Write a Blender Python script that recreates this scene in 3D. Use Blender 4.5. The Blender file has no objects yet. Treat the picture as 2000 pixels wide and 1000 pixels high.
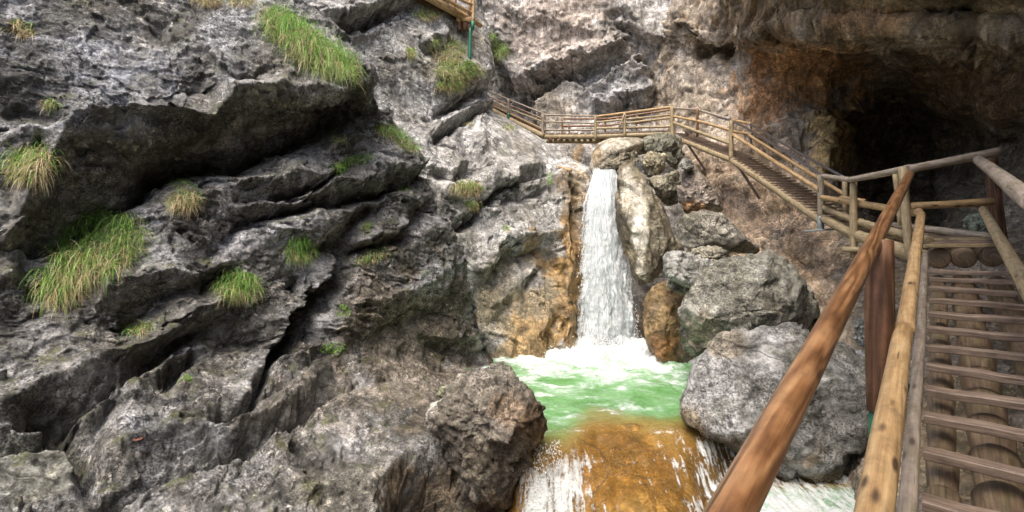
import bpy, math, random
import numpy as np
from mathutils import Vector, Matrix, kdtree

rng = random.Random(11)
nrs = np.random.RandomState(5)
CAMZ = 3.3          # eye height above the pool surface (pool surface is z = 0)
HY = 450.0          # horizon row of the 2000x1000 photograph
F = 1000.0          # focal length in those pixels
SC = bpy.context.scene
COL = SC.collection

def P(px, py, d):
    """place at distance d (metres ahead) seen at px, py"""
    return np.array(((px - 1000.0) / F * d, d, CAMZ + (HY - py) / F * d))

# ------------------------------------------------------------------ noise
_G = np.array([[1,1,0],[-1,1,0],[1,-1,0],[-1,-1,0],[1,0,1],[-1,0,1],[1,0,-1],[-1,0,-1],
               [0,1,1],[0,-1,1],[0,1,-1],[0,-1,-1],[1,1,0],[-1,1,0],[0,-1,1],[0,-1,-1]], np.float32)

def _hash(ix, iy, iz, seed=0):
    h = (ix.astype(np.uint32) * np.uint32(374761393) + iy.astype(np.uint32) * np.uint32(668265263)
         + iz.astype(np.uint32) * np.uint32(2147483647) + np.uint32(seed * 1013904223 & 0xffffffff))
    h = (h ^ (h >> np.uint32(13))) * np.uint32(1274126177)
    h = (h ^ (h >> np.uint32(16))) * np.uint32(2246822519)
    return h ^ (h >> np.uint32(15))

def perlin(p, seed=0):
    p = p.astype(np.float32)
    i = np.floor(p).astype(np.int64); f = p - i
    u = f * f * f * (f * (f * 6 - 15) + 10)
    out = np.zeros(len(p), np.float32)
    for dx in (0, 1):
        wx = u[:, 0] if dx else 1 - u[:, 0]
        for dy in (0, 1):
            wy = u[:, 1] if dy else 1 - u[:, 1]
            for dz in (0, 1):
                wz = u[:, 2] if dz else 1 - u[:, 2]
                g = _G[_hash(i[:, 0] + dx, i[:, 1] + dy, i[:, 2] + dz, seed) & np.uint32(15)]
                out += wx * wy * wz * (g[:, 0] * (f[:, 0] - dx) + g[:, 1] * (f[:, 1] - dy) + g[:, 2] * (f[:, 2] - dz))
    return out

def fbm(p, scale, octv=4, gain=0.5, seed=0, ridge=False):
    s = np.zeros(len(p), np.float32); a = 1.0; q = p * scale
    for o in range(octv):
        n = perlin(q, seed + o * 7)
        if ridge: n = 0.5 - 2 * np.abs(n)
        s += a * n; a *= gain; q = q * 2.03 + 11.3
    return s

def facet(p, scale, seed=0, slope=1.0):
    """planar chips: each cell of a jittered lattice is its own tilted plane"""
    q = (p * scale).astype(np.float32)
    base = np.floor(q - 0.5).astype(np.int64)
    best = np.full(len(q), 1e9, np.float32); val = np.zeros(len(q), np.float32)
    for dx in (0, 1):
        for dy in (0, 1):
            for dz in (0, 1):
                c = base + np.array((dx, dy, dz))
                h = _hash(c[:, 0], c[:, 1], c[:, 2], seed)
                j = np.stack(((h & 255), (h >> np.uint32(8)) & 255, (h >> np.uint32(16)) & 255), 1).astype(np.float32) / 255
                s = c + 0.5 + (j - 0.5) * 0.8
                d = q - s
                dd = (d * d).sum(1)
                h2 = _hash(c[:, 0], c[:, 1], c[:, 2], seed + 31)
                g = np.stack(((h2 & 255), (h2 >> np.uint32(8)) & 255, (h2 >> np.uint32(16)) & 255), 1).astype(np.float32) / 127.5 - 1
                v = (d * g).sum(1) * slope + ((h2 >> np.uint32(24)).astype(np.float32) / 255 - 0.5) * 0.7
                m = dd < best
                best = np.where(m, dd, best); val = np.where(m, v, val)
    return val

# ------------------------------------------------------------------ nodes / materials
class NT:
    def __init__(self, name):
        self.m = bpy.data.materials.new(name); self.m.use_nodes = True
        self.t = self.m.node_tree; self.t.nodes.clear()
        self.out = self.n('ShaderNodeOutputMaterial')
    def n(self, typ, ins=None, **kw):
        nd = self.t.nodes.new(typ)
        for k, v in kw.items(): setattr(nd, k, v)
        for k, v in (ins or {}).items(): self.put(nd, k, v)
        return nd
    def put(self, nd, k, v):
        s = nd.inputs[k]
        if isinstance(v, bpy.types.NodeSocket): self.t.links.new(v, s)
        elif isinstance(v, bpy.types.Node): self.t.links.new(v.outputs[0], s)
        else: s.default_value = v
    def noise(self, vec, scale, detail=4, rough=0.55, dist=0.0):
        return self.n('ShaderNodeTexNoise', {'Vector': vec, 'Scale': scale, 'Detail': detail, 'Roughness': rough, 'Distortion': dist}).outputs['Fac']
    def ramp(self, fac, stops):
        nd = self.n('ShaderNodeValToRGB', {'Fac': fac}); e = nd.color_ramp.elements
        while len(e) < len(stops): e.new(0.5)
        for el, (pos, c) in zip(e, stops):
            el.position = pos
            el.color = (c, c, c, 1) if isinstance(c, (int, float)) else (*c, 1)
        return nd.outputs['Color']
    def mix(self, fac, a, b, mode='MIX'):
        nd = self.n('ShaderNodeMix', data_type='RGBA', blend_type=mode)
        for i, v in ((0, fac), (6, a), (7, b)):
            s = nd.inputs[i]
            if isinstance(v, bpy.types.NodeSocket): self.t.links.new(v, s)
            else: s.default_value = v if i == 0 else ((*v, 1) if not isinstance(v, (int, float)) else (v, v, v, 1))
        return nd.outputs[2]
    def math(self, op, a, b=0.0, clamp=False):
        nd = self.n('ShaderNodeMath', operation=op, use_clamp=clamp)
        for i, v in ((0, a), (1, b)):
            if isinstance(v, bpy.types.NodeSocket): self.t.links.new(v, nd.inputs[i])
            else: nd.inputs[i].default_value = v
        return nd.outputs[0]
    def mapv(self, vec, scale=(1, 1, 1), rot=(0, 0, 0), loc=(0, 0, 0)):
        return self.n('ShaderNodeMapping', {'Vector': vec, 'Scale': scale, 'Rotation': rot, 'Location': loc}).outputs[0]
    def attr(self, name):
        return self.n('ShaderNodeAttribute', attribute_name=name)
    def finish(self, shader):
        self.t.links.new(shader if isinstance(shader, bpy.types.NodeSocket) else shader.outputs[0], self.out.inputs[0])
        return self.m

def rock_material(name, dark, mid, light, stain=(0.03, 0.03, 0.025), pale=(0.55, 0.54, 0.5), streak=0.0, fine=1.0,
                  bump=1.0, rough=0.8, pale_amt=0.5, contrast=1.0, veins=0.0, moss=0.35, joints=1.3):
    t = NT(name)
    pos = t.n('ShaderNodeNewGeometry').outputs['Position']
    tint = t.attr('tint').outputs['Color']
    wet = t.attr('wet').outputs['Fac']
    a = t.noise(pos, 0.8, 7, 0.62, 0.4)
    col = t.ramp(a, [(0.34, dark), (0.5, mid), (0.66, light)])
    # blotchy weathering at hand size
    b = t.noise(pos, 5.5 * fine, 7, 0.72, 0.3)
    lo = 1 - 0.62 * contrast
    col = t.mix(1.0, col, t.ramp(b, [(0.37, lo), (0.5, 0.95), (0.6, 1.6)]), 'MULTIPLY')
    # grains
    d = t.noise(pos, 34 * fine, 4, 0.7)
    gm = t.ramp(t.noise(pos, 1.3, 4, .6), [(.38, .25), (.58, 1.0)])
    col = t.mix(gm, t.mix(0.0, col, col), t.mix(1.0, col, t.ramp(d, [(0.38, max(0, 1 - 0.72 * contrast)), (0.52, 1.0), (0.64, 1.8)]), 'MULTIPLY'))
    # pale lichen scabs
    v = t.n('ShaderNodeTexVoronoi', {'Vector': t.mix(0.12, pos, t.n('ShaderNodeTexNoise', {'Vector': pos, 'Scale': 7.0, 'Detail': 4.0}).outputs['Color']), 'Scale': 8.0 * fine}).outputs['Distance']
    m1 = t.ramp(t.noise(pos, 2.1, 6, 0.7), [(0.5, 0.0), (0.62, 1.0)])
    m2 = t.ramp(t.noise(pos, 15 * fine, 6, 0.75, 0.5), [(0.5, 0.0), (0.58, 1.0)])
    m3 = t.ramp(v, [(0.3, 1.0), (0.55, 0.2)])
    lm = t.math('MULTIPLY', t.math('MULTIPLY', m1, m2), m3)
    col = t.mix(t.math('MULTIPLY', lm, pale_amt), col, pale)
    # dark algae blotches
    s = t.noise(pos, 1.7, 8, 0.7, 0.8)
    col = t.mix(t.math('MULTIPLY', t.ramp(s, [(0.52, 0.0), (0.66, 1.0)]), 0.6), col, stain)
    if streak:
        sv = t.mapv(pos, (2.2, 2.2, 0.22))
        st = t.noise(sv, 2.4, 6, 0.6, 0.3)
        col = t.mix(t.math('MULTIPLY', t.ramp(st, [(0.47, 0.0), (0.63, 1.0)]), streak), col, stain)
        st2 = t.noise(t.mapv(pos, (2.2, 2.2, 0.2), loc=(7, 3, 1)), 3.1, 6, 0.6, 0.3)
        col = t.mix(t.math('MULTIPLY', t.ramp(st2, [(0.52, 0.0), (0.7, 1.0)]), streak * 0.7), col, pale)
    if veins:
        vn = t.noise(t.mapv(pos, (1, 1, 3.0), (0.5, 0.6, 0)), 2.2, 7, 0.65, 1.2)
        col = t.mix(t.math('MULTIPLY', t.ramp(vn, [(0.47, 0.0), (0.5, 1.0), (0.53, 0.0)]), veins), col, pale)
    # hairline joints
    wp = t.mix(0.22, pos, t.n('ShaderNodeTexNoise', {'Vector': pos, 'Scale': 1.6, 'Detail': 5.0, 'Roughness': .6}).outputs['Color'])
    j1 = t.n('ShaderNodeTexVoronoi', {'Vector': t.mapv(wp, (1, 1, 1.9), (.5, .45, .2)), 'Scale': joints}, feature='DISTANCE_TO_EDGE').outputs['Distance']
    j2 = t.n('ShaderNodeTexVoronoi', {'Vector': t.mapv(wp, (1, 1, 2.3), (.5, .6, .9), (3, 1, 2)), 'Scale': joints * 3.6}, feature='DISTANCE_TO_EDGE').outputs['Distance']
    g1 = t.ramp(t.noise(pos, 1.1, 4, .6), [(.42, 0.0), (.56, 1.0)]); g2 = t.ramp(t.noise(pos, 2.3, 4, .6), [(.5, 0.0), (.6, 1.0)])
    jm = t.math('MAXIMUM', t.math('MULTIPLY', t.ramp(j1, [(.0, 1.0), (.022, 0.0)]), g1), t.math('MULTIPLY', t.ramp(j2, [(.0, .9), (.045, 0.0)]), g2))
    col = t.mix(t.math('MULTIPLY', jm, .8), col, (.03, .028, .022))
    col = t.mix(1.0, col, tint, 'MULTIPLY')
    if moss:
        nz = t.n('ShaderNodeSeparateXYZ', {0: t.n('ShaderNodeNewGeometry').outputs['Normal']}).outputs[2]
        mm = t.math('MULTIPLY', t.ramp(nz, [(.15, 0.0), (.6, 1.0)]), t.ramp(t.noise(pos, 2.7, 7, .72), [(.55, 0.0), (.64, 1.0)]))
        col = t.mix(t.math('MULTIPLY', mm, moss), col, (.085, .095, .022))
    col = t.mix(wet, col, t.mix(1.0, col, (.62, .58, .52), 'MULTIPLY'))
    h = t.math('ADD', t.math('MULTIPLY', b, 1.0), t.math('MULTIPLY', d, 0.5))
    h = t.math('ADD', h, t.math('MULTIPLY', t.noise(pos, 120 * fine, 2, 0.6), 0.12))
    bm = t.n('ShaderNodeBump', {'Height': h, 'Strength': 0.85, 'Distance': 0.05 * bump})
    rg = t.math('SUBTRACT', rough, t.math('MULTIPLY', wet, 0.5))
    bs = t.n('ShaderNodeBsdfPrincipled', {'Base Color': col, 'Roughness': rg, 'Normal': bm.outputs[0]})
    return t.finish(bs)

def wood_material(name, c_dark, c_mid, c_light, knots=0.8, rough=0.6, grain=1.0, moss=0.0):
    t = NT(name)
    uv = t.n('ShaderNodeUVMap', uv_map='UVMap').outputs[0]
    rnd = t.n('ShaderNodeObjectInfo').outputs['Random']
    off = t.n('ShaderNodeCombineXYZ', {'X': t.math('MULTIPLY', rnd, 37.0), 'Y': t.math('MULTIPLY', rnd, 3.0)}).outputs[0]
    q = t.n('ShaderNodeVectorMath', {0: uv, 1: off}, operation='ADD').outputs[0]
    fig = t.noise(t.mapv(q, (.55, 8.0, 1)), 1.0, 2, 0.45, 0.4)
    rings = t.math('SINE', t.math('MULTIPLY', fig, 52.0))
    fine = t.noise(t.mapv(q, (3.0, 75.0, 1)), 1.0, 5, 0.7)
    blot = t.noise(t.mapv(q, (1.6, 7.0, 1)), 1.0, 6, 0.65)
    f = t.math('ADD', t.math('MULTIPLY', rings, 0.12 * grain), t.math('ADD', t.math('MULTIPLY', fine, 0.52), t.math('MULTIPLY', blot, 0.5)))
    col = t.ramp(f, [(0.28, c_dark), (0.52, c_mid), (0.78, c_light)])
    vr = t.n('ShaderNodeTexVoronoi', {'Vector': t.mapv(q, (3.4, 11, 1)), 'Scale': 1.0})
    kn = t.ramp(vr.outputs['Distance'], [(0.1, 1.0), (0.21, 0.0)])
    col = t.mix(t.math('MULTIPLY', kn, knots), col, (0.045, 0.022, 0.012))
    ck = t.noise(t.mapv(q, (2.2, 40.0, 1), loc=(5, 2, 0)), 1.0, 2, 0.5)
    col = t.mix(t.math('MULTIPLY', t.ramp(ck, [(0.66, 0.0), (0.72, 1.0)]), 0.75), col, (0.03, 0.02, 0.012))
    sp = t.noise(t.mapv(q, (9, 12, 1)), 1.0, 6, 0.7)
    col = t.mix(1.0, col, t.ramp(sp, [(0.3, 0.6), (0.5, 1.0), (0.7, 1.25)]), 'MULTIPLY')
    if moss:
        col = t.mix(t.math('MULTIPLY', t.ramp(t.noise(t.mapv(q, (2, 5, 1), loc=(1, 8, 0)), 1.0, 6, 0.7), [(0.5, 0.0), (0.62, 1.0)]), moss), col, (0.13, 0.14, 0.045))
    bm = t.n('ShaderNodeBump', {'Height': t.math('ADD', f, t.math('MULTIPLY', ck, 0.4)), 'Strength': 0.5, 'Distance': 0.006})
    return t.finish(t.n('ShaderNodeBsdfPrincipled', {'Base Color': col, 'Roughness': rough, 'Normal': bm.outputs[0]}))

def plain_material(name, c, rough=0.5, metal=0.0, var=0.25, scale=9.0):
    t = NT(name)
    pos = t.n('ShaderNodeNewGeometry').outputs['Position']
    n = t.noise(pos, scale, 6, 0.65)
    col = t.mix(1.0, t.ramp(n, [(0.3, 1 - var), (0.7, 1 + var)]), c, 'MULTIPLY')
    return t.finish(t.n('ShaderNodeBsdfPrincipled', {'Base Color': col, 'Roughness': rough, 'Metallic': metal}))

# ------------------------------------------------------------------ mesh helpers
def np_mesh(name, V, Fc, mat, parent=None, uv=None, smooth=True, attrs=None):
    me = bpy.data.meshes.new(name)
    V = np.asarray(V, np.float32)
    if isinstance(Fc, np.ndarray):
        k = Fc.shape[1]
        me.vertices.add(len(V)); me.vertices.foreach_set('co', V.ravel())
        me.loops.add(Fc.size); me.loops.foreach_set('vertex_index', Fc.astype(np.int32).ravel())
        me.polygons.add(len(Fc))
        me.polygons.foreach_set('loop_start', np.arange(0, Fc.size, k, dtype=np.int32))
        me.polygons.foreach_set('loop_total', np.full(len(Fc), k, np.int32))
        me.update(calc_edges=True)
    else:
        me.from_pydata([tuple(map(float, v)) for v in V], [], Fc); me.update()
    me.polygons.foreach_set('use_smooth', np.full(len(me.polygons), smooth, bool))
    if uv is not None:
        l = me.uv_layers.new(name='UVMap')
        vi = np.empty(len(me.loops), np.int32); me.loops.foreach_get('vertex_index', vi)
        l.data.foreach_set('uv', np.asarray(uv, np.float32)[vi].ravel())
    for an, arr in (attrs or {}).items():
        arr = np.asarray(arr, np.float32)
        if arr.ndim == 1:
            at = me.attributes.new(an, 'FLOAT', 'POINT'); at.data.foreach_set('value', arr)
        else:
            at = me.attributes.new(an, 'FLOAT_COLOR', 'POINT')
            at.data.foreach_set('color', np.concatenate((arr, np.ones((len(arr), 1), np.float32)), 1).ravel())
    me.materials.append(mat)
    me.validate()
    o = bpy.data.objects.new(name, me); COL.objects.link(o)
    if parent is not None: attach(o, parent)
    return o

def attach(o, parent):
    o.parent = parent
    r = parent
    while r.parent: r = r.parent
    o.matrix_parent_inverse = Matrix.Translation(-Vector(r.location)) if parent is r else Matrix.Identity(4)

def tag(o, label=None, cat=None, group=None, kind=None):
    for k, v in (('label', label), ('category', cat), ('group', group), ('kind', kind)):
        if v: o[k] = v
    return o

def thing(name, loc, label, cat, group=None):
    o = bpy.data.objects.new(name, None); COL.objects.link(o)
    o.location = tuple(map(float, loc)); o.empty_display_size = 0.2
    return tag(o, label, cat, group)

def recentre(o):
    """move a mesh object's origin to the middle of its underside"""
    n = len(o.data.vertices); co = np.empty(n * 3, np.float32); o.data.vertices.foreach_get('co', co)
    co = co.reshape(-1, 3); c = np.array(((co[:, 0].min() + co[:, 0].max()) / 2, (co[:, 1].min() + co[:, 1].max()) / 2, co[:, 2].min()))
    o.data.vertices.foreach_set('co', (co - c).astype(np.float32).ravel()); o.data.update(); o.location = tuple(map(float, c))
    return o

def grid_faces(n, m, wrap=False):
    i = np.arange(n - 1)[:, None]; j = np.arange(m if wrap else m - 1)[None, :]
    a = i * m + j; b = i * m + (j + 1) % m
    return np.stack((a, b, b + m, a + m), -1).reshape(-1, 4)

def catmull(A, n):
    """resample array A (k, ...) along axis 0 to n samples"""
    k = len(A); t = np.linspace(0, k - 1, n); i = np.clip(t.astype(int), 0, k - 2); f = (t - i)
    f = f.reshape((-1,) + (1,) * (A.ndim - 1))
    p0 = A[np.clip(i - 1, 0, k - 1)]; p1 = A[i]; p2 = A[i + 1]; p3 = A[np.clip(i + 2, 0, k - 1)]
    m1 = (p2 - p0) * 0.5; m2 = (p3 - p1) * 0.5
    return (2 * f**3 - 3 * f**2 + 1) * p1 + (f**3 - 2 * f**2 + f) * m1 + (-2 * f**3 + 3 * f**2) * p2 + (f**3 - f**2) * m2

def even(A, n, w=None):
    """like catmull, but spaced evenly along the mean length of the lines (w weights the density of each span)"""
    D = catmull(A, 40 * len(A))
    s = np.linalg.norm(np.diff(D, axis=0), axis=-1)
    while s.ndim > 1: s = s.mean(-1)
    if w is not None: s = s * np.repeat(w, 40)[:len(s)]
    c = np.concatenate(([0], np.cumsum(s))); c /= c[-1]
    t = np.interp(np.linspace(0, 1, n), c, np.arange(len(D))); i = np.clip(t.astype(int), 0, len(D) - 2)
    f = (t - i).reshape((-1,) + (1,) * (A.ndim - 1))
    return D[i] * (1 - f) + D[i + 1] * f

def normals(G):
    du = np.gradient(G, axis=0); dv = np.gradient(G, axis=1)
    n = np.cross(du, dv); n /= np.linalg.norm(n, axis=-1, keepdims=True) + 1e-9
    return n

def project(V):
    return 1000 + V[:, 0] / np.maximum(V[:, 1], 0.3) * F, HY - (V[:, 2] - CAMZ) / np.maximum(V[:, 1], 0.3) * F

def relief(curves, x0, y0, x1, y1, step=3.0, pull=0.010):
    """height map that passes through every authored ridge and crack line (x, y, metres) and relaxes between them"""
    W = int((x1 - x0) / step) + 1; H = int((y1 - y0) / step) + 1
    cx, cy, cv = [], [], []
    for c in curves:
        c = np.array(c, float)
        if len(c) == 1: c = np.concatenate((c, c + (0.5, 0.5, 0)))
        for a, b in zip(c[:-1], c[1:]):
            k = max(2, int(np.hypot(*(b - a)[:2]) / step * 2))
            q = a + (b - a) * np.linspace(0, 1, k)[:, None]
            cx.append(q[:, 0]); cy.append(q[:, 1]); cv.append(q[:, 2])
    cx, cy, cv = map(np.concatenate, (cx, cy, cv))
    V = None
    for lv in (16, 8, 4, 2, 1):
        w, h = -(-W // lv) + 1, -(-H // lv) + 1
        if V is None: V = np.zeros((h, w))
        else:
            yy = np.minimum(np.arange(h) / 2, V.shape[0] - 1.001); xx = np.minimum(np.arange(w) / 2, V.shape[1] - 1.001)
            yi = yy.astype(int); xi = xx.astype(int); fy = (yy - yi)[:, None]; fx = (xx - xi)[None]
            V = ((V[yi][:, xi] * (1 - fx) + V[yi][:, xi + 1] * fx) * (1 - fy) + (V[yi + 1][:, xi] * (1 - fx) + V[yi + 1][:, xi + 1] * fx) * fy)
        ix = np.round((cx - x0) / step / lv).astype(int); iy = np.round((cy - y0) / step / lv).astype(int)
        ok = (ix >= 0) & (ix < w) & (iy >= 0) & (iy < h)
        S = np.zeros((h, w)); N = np.zeros((h, w))
        np.add.at(S, (iy[ok], ix[ok]), cv[ok]); np.add.at(N, (iy[ok], ix[ok]), 1)
        M = N > 0; T = np.where(M, S / np.maximum(N, 1), 0)
        for _ in range(160):
            Q = np.pad(V, 1, mode='edge')
            V = (Q[:-2, 1:-1] + Q[2:, 1:-1] + Q[1:-1, :-2] + Q[1:-1, 2:]) / (4 + pull * lv)
            V = np.where(M, T, V)
    for _ in range(2):
        Q = np.pad(V, 1, mode='edge'); V = V * .5 + (Q[:-2, 1:-1] + Q[2:, 1:-1] + Q[1:-1, :-2] + Q[1:-1, 2:]) / 8
    return (V, x0, y0, step)

def sample(R, x, y):
    V, x0, y0, st = R
    fx = np.clip((x - x0) / st, 0, V.shape[1] - 1.001); fy = np.clip((y - y0) / st, 0, V.shape[0] - 1.001)
    ix = fx.astype(int); iy = fy.astype(int); fx -= ix; fy -= iy
    return (V[iy, ix] * (1 - fx) + V[iy, ix + 1] * fx) * (1 - fy) + (V[iy + 1, ix] * (1 - fx) + V[iy + 1, ix + 1] * fx) * fy

def blobs(V, lst, base=(1, 1, 1), nz=0.35, seed=3):
    """tint of the stone: stained or stripped patches, some with painted shade or light, each a ragged ellipse round a place (px, py, rx, ry, colour, amount)"""
    px, py = project(V)
    n = fbm(V, 1.3, 4, 0.6, seed)
    c = np.ones((len(V), 3)) * np.array(base)
    for (x, y, rx, ry, col, amt) in lst:
        q = np.sqrt(((px - x) / rx) ** 2 + ((py - y) / ry) ** 2) + n * nz * 2
        w = np.clip((1.15 - q) / 0.5, 0, 1); w = (w * w * (3 - 2 * w) * amt)[:, None]
        c = c * (1 - w) + np.array(col) * w
    return c

SHEETS = {}
def sheet(name, L, nu, nv, mat, rel=None, rough=(0.10, 0.10, 0.03), bed=None, tints=(), base=(1, 1, 1), wets=(), seed=1, warp=7.0, big=0.25, calm=(), wv=None, flip=False, pit=0.0):
    """cliff: lattice of places L[row][col], resampled, then pushed in and out along its own normal"""
    A = np.array(L, float)
    A = even(A, nv, wv)
    A = np.swapaxes(even(np.swapaxes(A, 0, 1), nu), 0, 1)
    N = normals(A); sgn = -1.0 if flip else 1.0
    if (N * (-A + np.array((0, 0, CAMZ)))).sum(-1).mean() < 0: N = -N
    N *= sgn
    V = A.reshape(-1, 3); Nn = N.reshape(-1, 3)
    px, py = project(V)
    w1 = fbm(V, 1.1, 4, 0.55, seed + 50); w2 = fbm(V + 31.7, 1.1, 4, 0.55, seed + 60)
    w3 = facet(V, 3.0, seed + 70) if rel is not None else 0; w4 = facet(V + 9.1, 3.0, seed + 71) if rel is not None else 0
    d = np.zeros(len(V))
    if rel is not None: d += sample(rel, px + w1 * warp * 2 + w3 * 7, py + w2 * warp * 2 + w4 * 7)
    Q = V
    if bed is not None:
        nb = np.array(bed, float); nb /= np.linalg.norm(nb)
        al = (V @ nb)[:, None] * nb
        Q = (V - al) * 0.42 + al * 1.25
    Q = Q + 0.25 * np.stack((w1, w2, w1 - w2), 1)
    d += big * fbm(Q, 0.35, 3, 0.5, seed); d_form = d.copy()
    d += rough[0] * facet(Q, 1.15, seed + 1) + rough[1] * 0.5 * facet(Q, 2.9, seed + 2)
    d += rough[2] * (facet(Q, 7.5, seed + 3) * 1.05 + facet(Q, 17.0, seed + 5) * .5 + .65 * fbm(Q, 4.0, 5, 0.62, seed + 4, ridge=True))
    if pit:
        k = fbm(V, 3.2, 3, 0.5, seed + 9); d -= pit * np.clip(k - 0.28, 0, 1) * 4
    if calm:
        q = blobs(V, calm, (0, 0, 0), .25)[:, 0]; d = d_form + (d - d_form) * (1 - .72 * q)
    V = V + Nn * d[:, None]
    tint = blobs(V, tints, base); wet = np.clip(blobs(V, wets, (0, 0, 0))[:, 0], 0, 1)
    o = np_mesh(name, V, grid_faces(nv, nu), mat, attrs={'tint': tint, 'wet': wet})
    tag(o, kind='structure')
    SHEETS[name] = (V, Nn)
    return o

def wall_rows(rows, cols=9, ret=None):
    """rows: (py, px left, px right, depth left, depth right): plane-like strips between two edges, plus a corner turned away behind"""
    L = []
    for (y, xl, xr, dl, dr) in rows:
        r = []
        for u in np.linspace(0, 1, cols):
            x = xl + (xr - xl) * u; d = 1 / (1 / dl + (1 / dr - 1 / dl) * u)
            r.append(P(x, y, d))
        for (ox, od) in (ret or ()): r.append(P(xr + ox, y, dr + od))
        L.append(r)
    return L

def boulder(name, label, outline, depth, thick, mat, shrink=1.0, apex=None, seed=1, rough=(0.1, 0.05, 0.02), base=(1, 1, 1), tints=(), wets=(),
            cat='boulder', group=None, nth=170, nph=110, boxy=0.75, bed=None, fr=1.0, cuts=8, keep=(.70, .9)):
    O = np.array([P(x, y, depth) for x, y in outline]); c = O.mean(0); O = c + (O - c) * shrink
    rel = O - c; ang = np.arctan2(rel[:, 2], rel[:, 0]); rad = np.hypot(rel[:, 0], rel[:, 2])
    th = np.linspace(-math.pi, math.pi, nth, endpoint=False)
    R = np.zeros(nth); K = len(O)
    for k, a in enumerate(th):
        best = 0
        ca, sa = math.cos(a), math.sin(a)
        for i in range(K):
            p = rel[i][[0, 2]]; q = rel[(i + 1) % K][[0, 2]]; e = q - p
            den = ca * e[1] - sa * e[0]
            if abs(den) < 1e-9: continue
            s = (p[0] * e[1] - p[1] * e[0]) / den; u = (p[0] * sa - p[1] * ca) / den
            if s > 0 and -1e-6 <= u <= 1 + 1e-6: best = max(best, s)
        R[k] = best or rad.mean()
    for _ in range(2): R = (np.roll(R, 1) + R * 2 + np.roll(R, -1)) / 4
    f = c - np.array((0, 0, CAMZ)); f /= np.linalg.norm(f)
    ap = (P(apex[0], apex[1], depth) - c) if apex else np.zeros(3)
    ph = np.linspace(-math.pi / 2, math.pi / 2, nph)
    cp = np.cos(ph); sp = np.sign(ph) * (1 - cp ** (1.3 / boxy * 1.3)) ** (boxy * .8)
    rg = np.stack((np.cos(th) * R, np.zeros(nth), np.sin(th) * R), -1)
    G = c + cp[:, None, None] * rg[None] + (1 - cp)[:, None, None] * ap * (ph < 0)[:, None, None] + sp[:, None, None] * thick * f
    cr = np.random.RandomState(seed * 13 + 1); Gf = G.reshape(-1, 3) - c
    for _ in range(cuts):       # broken faces: flat planes knocked off the block
        nn_ = np.array((cr.randn() * .62, -.75 - .5 * abs(cr.randn()), cr.randn() * .55 + .3)); nn_ /= np.linalg.norm(nn_)
        a_ = Gf @ nn_; ex = np.maximum(0, a_ - a_.max() * cr.uniform(*keep)); Gf = Gf - (ex * .93)[:, None] * nn_
    G = Gf.reshape(G.shape) + c
    Gw = np.concatenate((G[:, -1:], G, G[:, :1]), 1)
    N = normals(Gw)[:, 1:-1]
    if (N * (G - c)).sum(-1).mean() < 0: N = -N
    pole = np.zeros_like(N); pole[:] = -f; w = np.clip(1 - np.cos(ph) * 4, 0, 1)[:, None, None]
    N = N * (1 - w) + np.where((ph < 0)[:, None, None], pole, -pole) * w
    N /= np.linalg.norm(N, axis=-1, keepdims=True) + 1e-9
    V = G.reshape(-1, 3); Nn = N.reshape(-1, 3)
    size = rad.mean()
    Q = V
    if bed is not None:
        nb = np.array(bed, float); nb /= np.linalg.norm(nb); al = (V @ nb)[:, None] * nb; Q = (V - al) * 0.5 + al * 1.3
    Q = Q + 0.12 * size * np.stack((fbm(V, 1.5 / size, 3, 0.5, seed + 40),) * 3, 1)
    d = size * (rough[0] * facet(Q, fr * 1.4 / size, seed, 1.1) + rough[1] * facet(Q, fr * 3.6 / size, seed + 1)) \
        + rough[2] * (facet(Q, 6.0, seed + 2) * 1.1 + facet(Q, 15.0, seed + 6) * .5 + .6 * fbm(Q, 4.5, 5, 0.6, seed + 3, ridge=True)) + size * 0.05 * fbm(Q, 1.0 / size, 3, 0.5, seed + 4)
    V = V + Nn * d[:, None]
    tint = blobs(V, tints, base); wet = np.clip(blobs(V, wets, (0, 0, 0))[:, 0], 0, 1)
    o = np_mesh(name, V, grid_faces(nph, nth, wrap=True), mat, attrs={'tint': tint, 'wet': wet})
    SHEETS[label] = (V, Nn)
    recentre(o)
    return tag(o, label, cat, group)

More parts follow.
